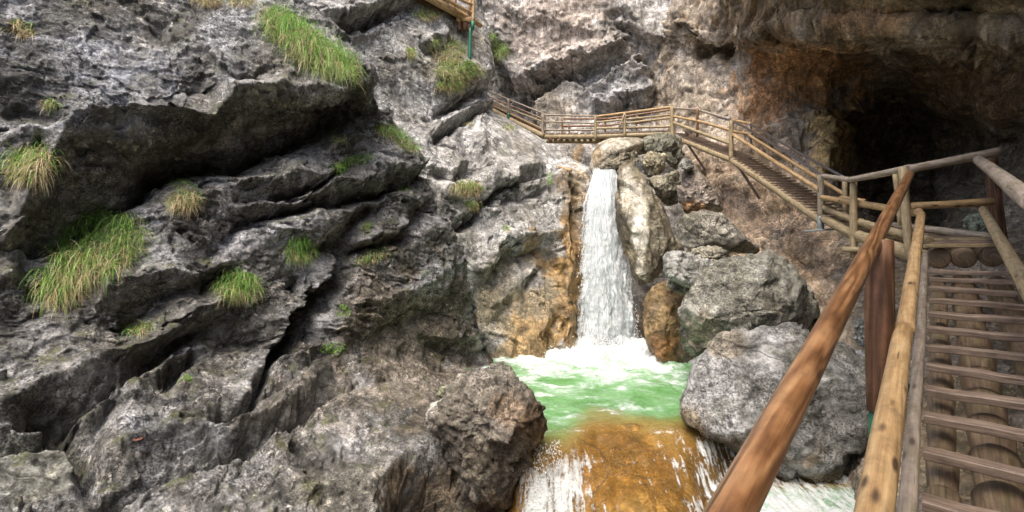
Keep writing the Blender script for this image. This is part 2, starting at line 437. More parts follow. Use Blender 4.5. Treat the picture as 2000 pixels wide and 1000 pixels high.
def tube(name, pts, radii, mat, parent, nseg=14, jit=0.035, cap=True, notch=None, up=(0, 0, 1), step=0.16, seed=None):
    """log or pipe through pts; notch = (first, period, depth) cuts level seats into the upper side"""
    pts = np.array(pts, float)
    if np.isscalar(radii): radii = [radii] * len(pts)
    seg = np.linalg.norm(np.diff(pts, axis=0), axis=1); cum = np.concatenate(([0], np.cumsum(seg))); Lt = cum[-1]
    s = np.linspace(0, Lt, max(3, int(Lt / step) + 2))
    s = np.unique(np.concatenate((s, cum)))
    if notch:
        a = np.arange(notch[0], Lt, notch[1]); s = np.unique(np.concatenate((s, a + 1e-4, a - 0.012, a - .03, a + notch[1] * 0.2, a + notch[1] * 0.5)))
        s = s[s <= Lt]
    C = np.stack([np.interp(s, cum, pts[:, k]) for k in range(3)], 1); r = np.interp(s, cum, radii)
    T = np.gradient(C, s, axis=0); T /= np.linalg.norm(T, axis=1, keepdims=True)
    if abs(T[:, 2]).mean() > .8: up = (.3, -1, 0)
    U = np.array(up, float) - T * (T @ np.array(up, float))[:, None]
    bad = np.linalg.norm(U, axis=1) < 0.05
    U[bad] = np.cross(T[bad], (1.0, 0.1, 0)); U /= np.linalg.norm(U, axis=1, keepdims=True)
    S = np.cross(T, U)
    sd = rng.randint(0, 9999) if seed is None else seed
    a = np.linspace(0, 2 * math.pi, nseg, endpoint=False) + math.pi / 2 * 3
    q = np.stack(np.broadcast_arrays(s[:, None] * 1.3 + sd, np.cos(a)[None] * 0.8, np.sin(a)[None] * 0.8), -1).reshape(-1, 3)
    rr = r[:, None] * (1 + jit * 2.2 * perlin(q, 5).reshape(len(s), nseg) + jit * perlin(q * 3.1, 6).reshape(len(s), nseg))
    cu = rr * np.sin(a)[None]; cs = rr * np.cos(a)[None]
    if notch:
        ph = ((s - notch[0]) % notch[1]) / notch[1]
        k_ = (1 - notch[2] + notch[2] * ph ** .7)[:, None]; k_ = np.where((s < notch[0] - .01)[:, None], 1, k_)
        cu = np.where(cu > 0, cu * k_, cu); cs = cs * (.5 + .5 * k_)
    V = C[:, None] + U[:, None] * cu[..., None] + S[:, None] * cs[..., None]
    n = len(s); uv = np.stack(np.broadcast_arrays(s[:, None], (np.arange(nseg) * 2 * math.pi / nseg * r.mean())[None]), -1).reshape(-1, 2)
    Fs = grid_faces(n, nseg, wrap=True).tolist(); V = V.reshape(-1, 3)
    if cap:
        e = []
        for k, (row, off) in enumerate(((0, -1), (n - 1, 1))):
            b = len(V); ring = V[row * nseg:(row + 1) * nseg]; cc = ring.mean(0)
            ins = cc + (ring - cc) * 0.86 + T[row] * off * r[row] * 0.07
            V = np.concatenate((V, ins, [cc + T[row] * off * r[row] * 0.08]))
            uv = np.concatenate((uv, uv[row * nseg:(row + 1) * nseg] + (0.02 * off, 0), [(s[row] + off * 0.1, 0.05)]))
            for i in range(nseg):
                j = (i + 1) % nseg
                q4 = [row * nseg + i, row * nseg + j, b + j, b + i]; t3 = [b + i, b + j, b + nseg]
                Fs.append(q4 if k else q4[::-1]); Fs.append(t3 if k else t3[::-1])
    Fs = [f[::-1] for f in Fs]
    return np_mesh(name, V, Fs, mat, parent, uv=uv)

def plank(name, a, b, w, h, wdir, mat, parent, bev=0.006):
    """board from a to b (its middle line), w wide along wdir, h thick, with eased, slightly uneven edges"""
    a = np.array(a, float); b = np.array(b, float); t = b - a; L = np.linalg.norm(t); t /= L
    wd = np.array(wdir, float); wd -= t * (wd @ t); wd /= np.linalg.norm(wd); u = np.cross(wd, t)
    if u[2] < 0: u = -u
    n = max(4, int(L / 0.12)); V = []; uv = []
    prof = [(-w/2, -h/2+bev), (-w/2, h/2-bev), (-w/2+bev, h/2), (w/2-bev, h/2), (w/2, h/2-bev), (w/2, -h/2+bev), (w/2-bev, -h/2), (-w/2+bev, -h/2)]
    acc = [0, h, h + bev, h + w, h + w + bev, 2 * h + w, 2 * h + w + bev, 2 * (h + w)]
    ph = rng.random() * 50
    for i in range(n + 1):
        s = i / n * L; c = a + t * s
        wob = 0.004 * math.sin(ph + s * 7) + 0.003 * math.sin(ph * 2 + s * 19)
        for (x, y), q in zip(prof, acc):
            V.append(c + wd * (x * (1 + wob * 6)) + u * (y + wob)); uv.append((s, q))
    Fs = grid_faces(n + 1, 8, wrap=True).tolist() + [list(range(7, -1, -1)), list(range(n * 8, n * 8 + 8))]
    return np_mesh(name, V, Fs, mat, parent, uv=uv, smooth=False)

# ------------------------------------------------------------------ materials in use
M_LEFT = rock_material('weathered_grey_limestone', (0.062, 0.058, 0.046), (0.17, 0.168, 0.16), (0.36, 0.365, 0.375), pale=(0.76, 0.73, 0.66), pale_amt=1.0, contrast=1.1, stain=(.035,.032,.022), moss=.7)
M_MID = rock_material('washed_blue_grey_limestone', (0.2, 0.19, 0.165), (0.37, 0.365, 0.35), (0.53, 0.53, 0.525), streak=0.42, contrast=.85, pale_amt=0.5, fine=0.7, bump=.9)
M_BACK = rock_material('streaked_pinkish_limestone', (0.25, 0.235, 0.215), (0.43, 0.41, 0.385), (0.58, 0.56, 0.535), streak=0.5, fine=0.5, contrast=.6, bump=.9, pale=(0.6, 0.56, 0.52))
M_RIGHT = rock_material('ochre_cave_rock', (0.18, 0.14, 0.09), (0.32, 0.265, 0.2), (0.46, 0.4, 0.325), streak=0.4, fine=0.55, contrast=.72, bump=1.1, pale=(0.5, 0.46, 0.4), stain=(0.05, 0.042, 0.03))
M_BOULD = rock_material('grey_boulder_stone', (0.13, 0.125, 0.105), (0.245, 0.24, 0.22), (0.4, 0.4, 0.385), contrast=1.15, fine=0.8, pale_amt=0.6, bump=.8, veins=0.3, stain=(0.06, 0.058, 0.035))
M_CONGL = rock_material('pinkish_conglomerate', (0.13, 0.115, 0.09), (0.25, 0.225, 0.185), (0.4, 0.365, 0.32), fine=1.0, bump=1.6, pale_amt=0.45, stain=(0.06, 0.045, 0.03))
M_SLAB = rock_material('smooth_brown_slab_stone', (0.15, 0.135, 0.105), (0.24, 0.22, 0.18), (0.34, 0.32, 0.28), fine=0.5, bump=0.8, streak=0.25, pale_amt=0.25, contrast=0.7)
M_GOLD = rock_material('golden_wet_bedrock', (0.2, 0.105, 0.022), (0.46, 0.27, 0.07), (0.68, 0.49, 0.22), fine=0.8, bump=.5, rough=0.35, pale_amt=0.3, stain=(0.26, 0.13, 0.03), contrast=0.5, moss=0, joints=.8)

W_RED = wood_material('reddish_larch_pole', (0.085, 0.038, 0.016), (0.225, 0.11, 0.047), (0.36, 0.205, 0.098), rough=0.32, grain=1.2)
W_DARKRED = wood_material('dark_red_larch_post', (0.055, 0.028, 0.015), (0.14, 0.068, 0.035), (0.23, 0.12, 0.065), grain=1.4)
W_TAN = wood_material('tan_peeled_pole', (0.22, 0.125, 0.05), (0.43, 0.285, 0.135), (0.58, 0.44, 0.26), knots=0.9, grain=0.6)
W_GREY = wood_material('grey_weathered_pole', (0.15, 0.11, 0.08), (0.33, 0.27, 0.21), (0.5, 0.45, 0.37), grain=0.5, moss=0.35)
W_YEL = wood_material('yellow_weathered_pole', (0.19, 0.135, 0.07), (0.36, 0.28, 0.16), (0.52, 0.44, 0.29), grain=0.5, moss=0.25)
W_TREAD = wood_material('brown_tread_batten', (0.085, 0.06, 0.043), (0.21, 0.155, 0.115), (0.4, 0.31, 0.24), grain=0.5, knots=0.5)
W_LOG = wood_material('brown_notched_log', (0.04, 0.027, 0.016), (0.13, 0.088, 0.054), (0.28, 0.22, 0.15), grain=0.4, moss=0.25)
STEEL = plain_material('dark_steel_handrail', (0.22, 0.21, 0.22), 0.28, 0.9)
GALV = plain_material('galvanised_steel', (0.36, 0.4, 0.4), 0.5, 0.6)
GREEN = plain_material('green_painted_steel', (0.02, 0.15, 0.085), 0.45, 0.0, 0.3)


# ================================================================== the cliffs
# ---- left cliff: tilted beds, each with a lip, a receding underside and a crack
LEFT = [
 # great overhang: lip, underside, deep line, floor
 [(-60,310,.1),(0,294,.2),(48,270,.3),(88,290,.3),(138,284,.5),(146,264,.5),(176,254,.55),(216,249,.55),(240,236,.55),(280,230,.55),(316,234,.55),(352,220,.55),(396,206,.55),(412,176,.5),(450,165,.45),(520,164,.45),(600,166,.45),(650,180,.45),(690,150,.4)],
 [(138,292,.45),(110,325,.3),(62,385,.3),(34,440,.3),(15,470,.2)],
 [(150,330,0.0),(220,300,.05),(320,285,.05),(400,250,.08),(480,220,.1),(560,215,.1),(640,205,.05)],
 [(34,478,-.6),(100,462,-1.0),(160,430,-1.1),(200,404,-1.1),(240,388,-1.15),(288,350,-1.15),(320,328,-1.1),(360,314,-1.1),(400,304,-1.1),(460,298,-1.1),(520,290,-1.1),(572,274,-1.05),(600,252,-1.0),(650,238,-.9),(690,222,-.7),(714,204,-.4)],
 [(60,500,-.25),(120,480,-.3),(210,425,-.35),(250,402,-.4),(300,365,-.45),(360,335,-.5),(420,322,-.55),(520,306,-.5),(580,292,-.5),(640,262,-.4),(700,236,-.2)],
 # bed below the overhang
 [(330,420,.05),(400,380,.1),(468,356,.2),(532,344,.25),(576,332,.25),(600,340,.25),(640,347,.15),(668,330,.05)],
 [(470,384,-.1),(520,396,-.12),(560,381,-.4),(600,373,-.4),(626,361,-.35),(656,347,-.25),(690,320,-.3),(712,296,-.25),(738,270,-.2)],
 [(640,300,-.05),(670,268,.05),(700,262,.1)],
 [(436,400,.08),(480,402,.12),(540,392,.1),(575,390,.15),(608,373,.22),(642,361,.22),(680,361,.22),(712,349,.22),(740,325,.25),(784,312,.25),(818,318,.2)],
 [(400,492,-.1),(440,474,-.25),(476,456,-.4),(516,436,-.42),(540,430,-.42),(572,416,-.42),(616,396,-.42),(656,396,-.4),(696,396,-.4),(732,380,-.4),(756,375,-.4),(800,352,-.4),(842,336,-.3)],
 [(420,505,0),(480,470,0),(545,442,.05),(620,410,.05),(700,408,.05),(760,386,.02),(820,358,0)],
 [(700,332,.12),(745,300,.1),(790,285,.1),(838,300,.05)],
 [(770,330,.1),(760,352,-.05),(770,372,-.1)],
 # small beds right of the middle
 [(520,470,.1),(580,450,.12),(650,430,.14),(700,415,.1)],
 [(628,490,-.3),(664,486,-.35),(695,456,-.35),(722,428,-.35),(735,404,-.3),(757,396,-.05)],
 [(706,474,.12),(740,458,.2),(772,454,.2),(782,440,.15)],
 [(690,502,-.3),(722,484,-.35),(760,478,-.3),(786,456,-.35),(802,440,-.35),(834,408,-.3),(850,398,-.2)],
 [(700,520,.0),(760,495,.08),(810,470,.1),(850,440,.12),(872,470,.1)],
 [(800,380,.15),(838,392,.1)],
 # dark gully running down to the left
 [(640,492,.08),(656,508,.15),(636,540,.2),(612,562,.2),(584,594,.22),(560,620,.2),(536,660,.2),(512,694,.2),(488,740,.2),(470,780,.15)],
 [(676,502,-.35),(650,545,-.55),(640,570,-.6),(612,608,-.85),(590,640,-.9),(570,665,-.8),(545,684,-.65),(516,712,-.45),(496,764,-.4),(482,790,-.35),(440,836,-.25)],
 [(600,560,-.35),(575,620,-.55),(550,660,-.45)],
 [(704,512,.08),(676,560,.05),(650,612,.06),(622,648,.08),(610,676,.1),(575,690,.1),(540,696,.08),(522,730,.05),(508,775,.02)],
 [(640,690,-.0),(590,740,-.18),(540,762,-.22),(500,770,-.15)],
 [(660,620,.2),(640,700,.2),(560,770,.15)],
 [(428,674,-.2),(452,668,-.25),(490,666,-.25),(520,672,-.2)],
 [(420,700,.08),(470,690,.1),(510,700,.1)],
 # lower beds
 [(200,900,.1),(240,880,.22),(304,862,.3),(350,842,.3),(400,850,.26),(440,852,.26),(472,832,.26),(512,826,.25),(540,800,.2),(592,770,.2),(630,735,.15),(660,700,.1)],
 [(196,1002,-.4),(224,972,-.4),(256,952,-.42),(300,932,-.42),(352,916,-.42),(400,905,-.45),(440,888,-.45),(480,872,-.45),(508,860,-.42),(536,858,-.4),(560,836,-.42),(600,804,-.45),(636,784,-.42),(662,766,-.3),(690,735,-.12)],
 [(240,985,-.02),(300,952,0),(400,930,.02),(490,892,.02),(560,856,.04),(620,812,.05),(680,780,.08)],
 [(520,800,.1),(556,775,.1)], [(545,830,-.05),(575,800,-.15),(590,780,-.12)],
 # long crack left of centre
 [(-60,812,.2),(0,792,.28),(60,772,.3),(110,735,.3),(168,708,.34),(224,690,.34),(280,672,.34),(322,640,.34),(362,615,.28),(400,592,.25),(450,560,.1)],
 [(40,824,-.2),(80,806,-.5),(100,798,-.6),(136,803,-.5),(180,780,-.42),(224,752,-.42),(260,724,-.42),(300,700,-.42),(340,668,-.42),(384,654,-.4),(410,640,-.3),(440,618,-.2),(480,590,-.15)],
 [(76,792,-.65),(104,796,-.65)],
 [(160,808,.0),(230,768,.05),(300,722,.06),(350,684,.06),(400,668,.08)],
 [(-60,880,-.35),(0,872,-.35),(28,866,-.38),(72,860,-.38),(112,844,-.4),(130,830,-.45)],
 [(-40,850,.0),(40,840,.08),(90,826,.1)],
 [(124,800,-.5),(132,828,-.5),(142,852,-.5),(156,872,-.5),(161,900,-.5),(168,926,-.4),(176,945,-.2)],
 [(-40,900,.05),(60,885,.12),(120,880,.12),(138,910,.1),(130,950,.05)], [(190,850,.02),(200,900,.1)],
 [(252,742,-.2),(230,775,-.2),(212,800,-.22),(196,832,-.22),(182,848,-.15)],
 [(270,760,.1),(250,800,.12),(225,840,.1)],
 [(386,664,-.3),(384,688,-.35),(345,716,-.35),(332,732,-.4),(328,754,-.3)],
 [(400,690,.06),(360,730,.08),(345,770,.08)], [(330,700,.08),(300,740,.1)],
 [(396,566,-.4),(412,545,-.5),(438,532,-.45)], [(400,520,.12),(440,514,.12)],
 [(195,598,.05),(216,552,.14),(256,548,.15),(320,524,.16),(372,538,.14)],
 [(236,640,-.4),(262,622,-.45),(290,604,-.42),(308,586,-.38),(342,568,-.35),(378,546,-.2)],
 [(250,655,.05),(300,625,.05),(345,590,.05)],
 [(-20,520,.0),(40,475,-.15),(50,520,-.3),(56,580,-.25)], [(-40,560,.1),(20,540,.12)],
 # face turned to the pool
 [(700,604,.22),(720,578,.3),(780,564,.32),(830,548,.32),(876,522,.26)],
 [(740,650,-.12),(800,640,-.2),(850,615,-.1)],
 [(822,634,.05),(857,653,.16),(882,656,.16),(914,640,.14)],
 [(840,676,-.38),(880,684,-.42),(916,676,-.4),(936,700,-.35)],
 [(735,720,.1),(790,740,.15),(850,760,.05),(900,760,-.1)],
 [(725,905,.2),(750,922,.22),(780,896,.26),(820,878,.28),(870,892,.24),(910,900,.1)],
 [(770,1000,-.35),(800,960,-.55),(850,950,-.8),(900,970,-.8)], [(850,1040,-.8)],
 [(725,940,.12),(715,1010,.1)],
 # upper block
 [(0,60,.05),(60,42,-.15),(100,30,.0)], [(300,52,-.18),(318,60,-.2)], [(66,164,-.14),(100,170,-.16)],
 [(0,225,.05),(40,212,-.2),(80,226,-.22),(110,232,-.15)],
 [(330,190,.05),(352,180,-.18),(385,170,-.15)], [(225,206,-.1),(256,208,-.1)], [(440,120,.0),(470,145,-.12),(500,150,-.1)],
 [(480,20,.2),(540,60,.3),(600,100,.35),(660,130,.4),(700,140,.35)],
]
R_LEFT = relief([[(x, y, v * (1.2 if i < 5 else (.78 if v > 0 else 1.2))) for x, y, v in c] for i, c in enumerate(LEFT)], -420, -300, 1080, 1260)
rowsL = [(-260,-330,440,6.7,10.6),(-90,-330,520,6.4,10.5),(0,-330,572,6.3,10.3),(60,-330,640,6.2,10.2),(120,-330,700,6.15,10.1),(180,-330,714,6.1,10.1),(230,-330,742,6.0,10.6),
         (280,-330,790,5.9,10.9),(330,-330,822,5.8,11.1),(390,-330,846,5.7,11.2),(450,-330,868,5.6,11.4),(530,-330,890,5.45,11.6),(600,-330,920,5.3,12.0),(700,-330,956,5.1,12.4),
         (780,-330,972,4.9,10.6),(880,-330,990,4.7,8.8),(1000,-330,1010,4.4,7.7),(1120,-330,1020,4.1,6.9),(1260,-330,1020,3.8,6.0)]
bL = (0.42, -0.20, 0.88)
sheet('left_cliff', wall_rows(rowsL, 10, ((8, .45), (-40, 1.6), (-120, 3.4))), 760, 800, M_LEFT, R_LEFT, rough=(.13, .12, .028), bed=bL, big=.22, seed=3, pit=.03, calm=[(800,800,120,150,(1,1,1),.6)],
      tints=[(560,150,150,50,(1.0,.93,.82),.6),(300,300,170,60,(.85,.82,.68),.7),(520,230,160,50,(.85,.82,.68),.7),(800,680,170,170,(.98,.84,.68),.85),(700,950,120,80,(.9,.86,.74),.7),
             (860,960,90,70,(.8,.62,.42),.8),(60,920,130,80,(.8,.82,.68),.7),(330,690,140,70,(.84,.82,.72),.6),(620,800,140,60,(1.1,1.02,.92),.6),(150,150,220,110,(1.02,1.06,1.14),.8),(620,520,60,30,(1.0,1.04,1.12),.6),(700,250,30,20,(1.1,1.18,1.32),.7),(350,690,80,30,(1.0,1.05,1.15),.6),(330,850,90,40,(1.05,1.1,1.22),.7)],
      wets=[(860,960,110,80,(.6,.6,.6),1)])

# ---- cliff between the left cliff and the fall
MID = [
 [(560,40,.2),(600,46,.3),(640,34,.4),(700,24,.4),(760,8,.35),(800,-10,.3)],
 [(590,72,-.3),(620,62,-.6),(680,50,-.75),(720,44,-.7),(760,35,-.55),(800,18,-.3)],
 [(640,85,.0),(720,62,.05),(790,40,.05)],
 [(700,115,-.1),(740,80,-.2),(700,90,-.15)], [(720,120,-.15),(690,140,-.2)],
 [(830,82,.25),(870,72,.2)], [(830,92,-.25),(862,86,-.3)],
 [(856,150,.25),(900,128,.4),(944,132,.4)],
 [(842,228,-.35),(880,208,-.4),(912,192,-.35),(930,178,-.2)], [(836,218,.05),(876,198,.12),(910,178,.15)],
 [(846,264,.2),(884,240,.3),(916,222,.35),(946,204,.45)],
 [(854,274,-.5),(888,249,-.65),(920,235,-.7),(946,216,-.7)],
 [(866,286,-.05),(900,262,0),(926,246,.1),(942,236,.15)],
 [(930,246,.35),(938,300,.35),(952,345,.3),(958,378,.25)],
 [(918,262,-.1),(924,300,-.15),(936,340,-.1)],
 [(836,334,-.2),(880,346,-.45),(905,332,-.4),(944,308,-.15)], [(840,322,.1),(880,330,.15),(915,312,.15)],
 [(872,364,.25),(910,360,.25),(948,366,.2)],
 [(868,458,-.4),(890,446,-.5),(912,433,-.5),(940,417,-.55),(953,396,-.55),(972,376,-.5),(1012,352,-.5),(1040,332,-.45),(1066,326,-.3)],
 [(866,446,.1),(905,420,.15),(942,396,.2),(966,364,.2),(1008,340,.2),(1050,316,.15)],
 [(880,468,.0),(930,436,.05),(962,404,.1),(1000,372,.1)],
 [(972,388,-.25),(1000,383,-.35),(1040,381,-.35),(1062,374,-.2)], [(1010,364,-.1),(1030,360,-.25),(1056,350,-.2)],
 [(1040,360,.1),(1070,352,.1)],
 [(938,528,.15),(958,502,.3),(988,478,.35),(1024,462,.35),(1056,455,.3),(1090,450,.25)],
 [(966,545,-.3),(990,510,-.45),(1030,490,-.45),(1060,486,-.35),(1090,505,-.15)],
 [(960,600,.1),(1010,560,.1),(1050,530,.1)],
 [(1030,568,-.25),(1056,538,-.3),(1088,506,-.25)], [(920,580,-.2),(950,560,-.2)],
 [(940,640,-.1),(980,610,-.15),(1010,590,-.1)],
 [(1100,345,.3),(1104,420,.25),(1100,500,.3),(1095,600,.35),(1090,700,.35)],
 [(1122,365,-.15),(1120,430,-.3),(1118,480,-.1)], [(1138,350,.35),(1145,400,.25)],
 [(1060,590,.2),(1050,660,.3),(1040,710,.3)], [(1075,620,-.05),(1070,690,-.1)],
 [(1000,640,.1),(990,700,.2)], [(1140,600,-.2),(1136,690,-.3)],
]
R_MID = relief([[(x, y, v * 1.15) for x, y, v in c] for c in MID], 380, -300, 1240, 900)
rowsM = [(-300,450,880,11.6,18.6),(-100,480,910,11.5,18.2),(0,500,926,11.5,18),(70,530,940,11.5,17.7),(130,560,948,11.5,17.4),(200,600,940,11.6,17.2),(232,620,985,11.7,17.6),(265,636,1040,11.7,17.7),
         (300,650,1082,11.8,17.4),(335,676,1140,12,16.9),(350,690,1152,12.05,16.6),(420,700,1152,12.2,16),(520,750,1146,12.4,15.2),(620,780,1142,12.5,14.7),(700,800,1150,12.5,14.3),(800,850,1150,12.3,13.8),(950,850,1150,11.5,12.5)]
sheet('fall_side_cliff', wall_rows(rowsM, 10, ((8, .5), (-25, 1.8), (-90, 4.2))), 520, 640, M_MID, R_MID, rough=(.09, .06, .022), bed=(.5, -.2, .85), big=.18, seed=17, calm=[(1080,560,90,200,(1,1,1),1),(1000,280,60,70,(1,1,1),1),(1030,440,60,40,(1,1,1),.6)],
      tints=[(1120,420,36,110,(1.0,.74,.42),.55),(1095,580,75,160,(1.12,.74,.3),.95),(1040,650,85,95,(1.15,.8,.38),1),(1005,690,50,50,(1.1,.8,.42),.8),(1130,360,30,40,(.95,.74,.45),.5),(1010,560,70,70,(.92,.86,.68),.7),(1150,540,18,220,(.8,.52,.27),.7),
             (960,640,50,60,(.92,.86,.66),.6),(780,100,120,60,(.85,.84,.78),.6),(900,110,60,60,(.9,.86,.7),.6),(1000,280,60,60,(1.12,1.1,1.06),.6),(1075,480,24,36,(1.1,1.16,1.25),.8),(1030,540,30,30,(1.1,1.12,1.16),.8)],
      wets=[(1112,560,70,200,(.9,.9,.9),1),(1000,600,110,110,(.5,.5,.5),1)])

# ---- wall at the back of the gorge
BACK = [
 [(945,-40,.6),(962,40,.8),(985,100,.9),(1004,140,.9),(1022,174,.9),(1046,157,.9),(1080,135,.9),(1126,119,.9),(1180,98,.8),(1212,78,.6)],
 [(940,60,-1.2),(960,110,-1.4),(985,150,-1.4),(1010,190,-1.3),(1034,190,-1.2),(1064,170,-1.1),(1100,152,-1.0),(1140,138,-.9),(1190,116,-.6)],
 [(1040,225,.1),(1075,185,.2),(1110,170,.1),(1140,165,.1)],
 [(1015,240,-.9),(1036,232,-.8)],
 [(1134,182,-.4),(1160,162,-.4),(1189,140,-.45),(1215,122,-.4),(1244,104,-.3)],
 [(1142,192,.5),(1195,150,.6),(1248,112,.6),(1262,140,.6)],
 [(1160,214,.7),(1180,215,.75),(1212,204,.8),(1250,188,.8),(1270,170,.7)],
 [(1170,232,-.6),(1212,224,-.8),(1250,212,-.8),(1278,196,-.7),(1284,170,-.5)],
 [(1165,180,.3),(1205,160,.25)], [(1170,195,.1),(1200,178,.1)], [(1190,190,.5),(1230,170,.5)],
 [(1200,20,-.5),(1204,45,-.5),(1218,64,-.5),(1240,92,-.5),(1262,118,-.5),(1273,132,-.4)],
 [(1225,20,.2),(1260,60,.3),(1300,70,.3)],
 [(1312,86,-.6),(1296,110,-.6),(1280,130,-.5)],
 [(1300,130,.3),(1290,180,.2)], [(1275,150,-.5),(1285,200,-.6),(1298,235,-.4)],
 [(1150,255,.3),(1240,250,.3)], [(1060,280,-.2),(1100,300,-.3),(1140,320,-.4)],
 [(1000,20,.5),(1080,40,.7),(1150,60,.6)], [(1010,80,.55),(1060,78,.45),(1040,95,.6)], [(1120,35,.2),(1130,20,.2)],
]
R_BACK = relief([[(x, y, v * 1.1) for x, y, v in c] for c in BACK], 780, -350, 1480, 900)
rowsB = [(-420,800,1460,26,20),(-250,820,1440,26,20.8),(0,830,1420,26,21.5),(100,850,1390,26,22),(200,870,1380,25.6,22),(270,880,1370,24.5,21.5),(330,900,1350,23,20.5),(450,950,1350,21,19),(750,980,1350,18,17)]
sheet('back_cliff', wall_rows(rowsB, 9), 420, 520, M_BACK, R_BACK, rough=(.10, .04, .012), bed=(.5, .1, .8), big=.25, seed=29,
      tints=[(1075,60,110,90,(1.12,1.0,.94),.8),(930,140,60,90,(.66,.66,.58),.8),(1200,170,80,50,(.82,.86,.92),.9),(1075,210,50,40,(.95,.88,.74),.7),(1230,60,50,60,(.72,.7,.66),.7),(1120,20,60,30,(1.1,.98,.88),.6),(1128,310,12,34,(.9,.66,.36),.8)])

# ---- right-hand wall with the cave, the brow over it and the slope under the stairs
XS = [1170,1240,1320,1400,1500,1600,1700,1800,1900,2000,2200,2500]
DEP = {-900:[32,32,31,28,16,9,6,4.8,4,3.4,2.9,2.5], -420:[30,30,28,23.5,13,8.8,7,5.9,5.2,4.6,4,3.6],  # rows above the view lean forward, shaped to shade the brow
 -200:[28,28,24.5,20.4,12.6,9.4,7.8,6.9,6.3,5.9,5.3,4.8], -60:[27,26,22.6,19.6,13.8,10.8,9.1,8.1,7.5,7,6.3,5.6],
 22:[27,25.5,22,19.6,15.0,12.1,10.5,9.5,8.8,8.2,7.1,6.2], 58:[27,25.5,21.8,19.8,15.6,12.4,10.8,9.8,9.0,8.5,7.3,6.4],
 95:[27,25.5,21.6,20.2,18.0,16.4,15.6,14.6,13.2,11.6,8.6,7.4], 140:[27,25.2,21.4,20.2,18.6,17.8,17.6,16.6,15,12.8,9.2,8],
 200:[27,25,21.2,20,18.4,18,18.6,18.2,15.6,13,9.4,8.4],270:[26,24,21,19.8,18.1,17,20.8,21.4,18,14.5,9.8,8.4],
 340:[21.6,21,20.4,19.2,17.2,15.4,18,21.4,17,13,9.4,8.2],420:[20.8,20.4,19.8,18.4,16.2,14,14.6,18,14,11.6,9,7.8],
 490:[20,19.6,19,17.4,15.2,13,12,11.8,10.8,9.8,8.3,7.3],580:[19,18.6,18,16.4,14,12,11,10.4,9.8,9.2,7.8,6.8],
 680:[18,17.6,17,15,12.8,11,10,9.4,8.9,8.4,7,6],820:[16.5,16.2,16,14.4,12,9.7,8.3,7.6,7.1,6.7,5.8,5.0],
 1000:[13,13,12.6,11.6,10.2,8.4,6.3,5.5,5.1,4.8,4.3,3.9],1300:[8,8,7.8,7.4,6.4,5.4,4.2,3.7,3.5,3.4,3.2,3.0]}
RIGHT = [
 [(1250,30,.3),(1290,40,.4),(1330,60,.5),(1380,62,.5),(1450,84,.4),(1500,44,.4),(1560,40,.4),(1650,36,.4),(1760,40,.4),(1850,50,.4),(1920,66,.4),(2000,62,.4)],
 [(1376,84,-.9),(1410,96,-1.4),(1436,80,-1.0)], [(1395,112,-.3),(1430,110,-.2)],
 [(1320,90,-.3),(1350,130,.0),(1372,150,.2)], [(1340,200,.2),(1380,250,.2)],
 [(1420,180,-.2),(1445,215,.1)], [(1460,140,.4),(1480,220,.3)],
 [(1580,230,.3),(1600,260,.6),(1620,300,.6),(1600,330,.4)], [(1560,240,-.3),(1575,290,-.4)],
 [(1660,215,.5),(1700,208,.3)], [(1660,240,-.8),(1720,225,-.9),(1760,240,-.8)],
 [(1690,300,-.8),(1740,340,-1.6),(1780,380,-1.4),(1800,440,-1.2)],
 [(1820,250,.3),(1826,310,.4),(1850,380,.4),(1880,420,.2)], [(1960,140,.3),(1975,200,.5),(1990,270,.4)], [(1900,60,-.4),(1960,90,-.6)],
 [(1330,330,-.4),(1360,380,-.4),(1375,415,-.3)], [(1420,350,.3),(1470,390,.2)], [(1490,400,-.2),(1515,440,-.2)],
 [(1440,440,.2),(1500,480,.3),(1560,470,.2)], [(1520,560,.2),(1600,540,.2)], [(1540,510,-.2),(1620,500,-.2)],
 [(1500,250,.2),(1540,300,.3)], [(1500,320,-.3),(1530,330,-.3)],
]
R_RIGHT = relief(RIGHT, 1100, -500, 2600, 1350)
LR = []
for y in sorted(DEP):
    r = [P(x, y, d) for x, d in zip(XS, DEP[y])]
    e = r[-1]
    shade_hood = np.clip((-60 - y) / 700.0, 0, 1)  # unseen overhang added above the viewer's right to shade stairs and cave
    r += [np.array((e[0] + .1 - 3.0 * shade_hood, e[1] - 3.6, e[2] - .2 + shade_hood)), np.array((e[0] - .6 - 3.0 * shade_hood, e[1] - 9, e[2])), np.array((e[0] - 2.5 - 2 * shade_hood, e[1] - 14, e[2] + .3))]
    LR.append(r)
top = [p + np.array((0.6, .2, 6.0)) for p in LR[0]]
LR = [top] + LR
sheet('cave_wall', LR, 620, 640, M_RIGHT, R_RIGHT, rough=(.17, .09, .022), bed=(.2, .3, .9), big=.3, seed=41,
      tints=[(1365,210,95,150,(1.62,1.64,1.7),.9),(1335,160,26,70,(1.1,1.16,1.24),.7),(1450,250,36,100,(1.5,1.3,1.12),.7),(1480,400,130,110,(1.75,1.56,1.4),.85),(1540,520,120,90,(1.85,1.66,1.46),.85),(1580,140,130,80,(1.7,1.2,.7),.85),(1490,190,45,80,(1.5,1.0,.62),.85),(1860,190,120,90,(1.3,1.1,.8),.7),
             (1640,270,60,70,(1.5,1.3,.72),.9),(1600,10,280,80,(.52,.42,.28),.95),(1850,10,240,80,(.55,.48,.34),.9),(1690,36,90,22,(.95,.62,.36),.7),(1930,16,60,18,(1.1,1.05,.85),.7),(1860,430,50,50,(.8,.85,.75),.7),(1880,850,140,130,(1.15,1.02,.7),.8),  # brow and ceiling darkened, top corner lightened: shade and light put into the tint
             (1400,340,60,50,(1.1,.98,.9),.7),(1500,290,60,60,(.9,.85,.8),.6)], wv=None)

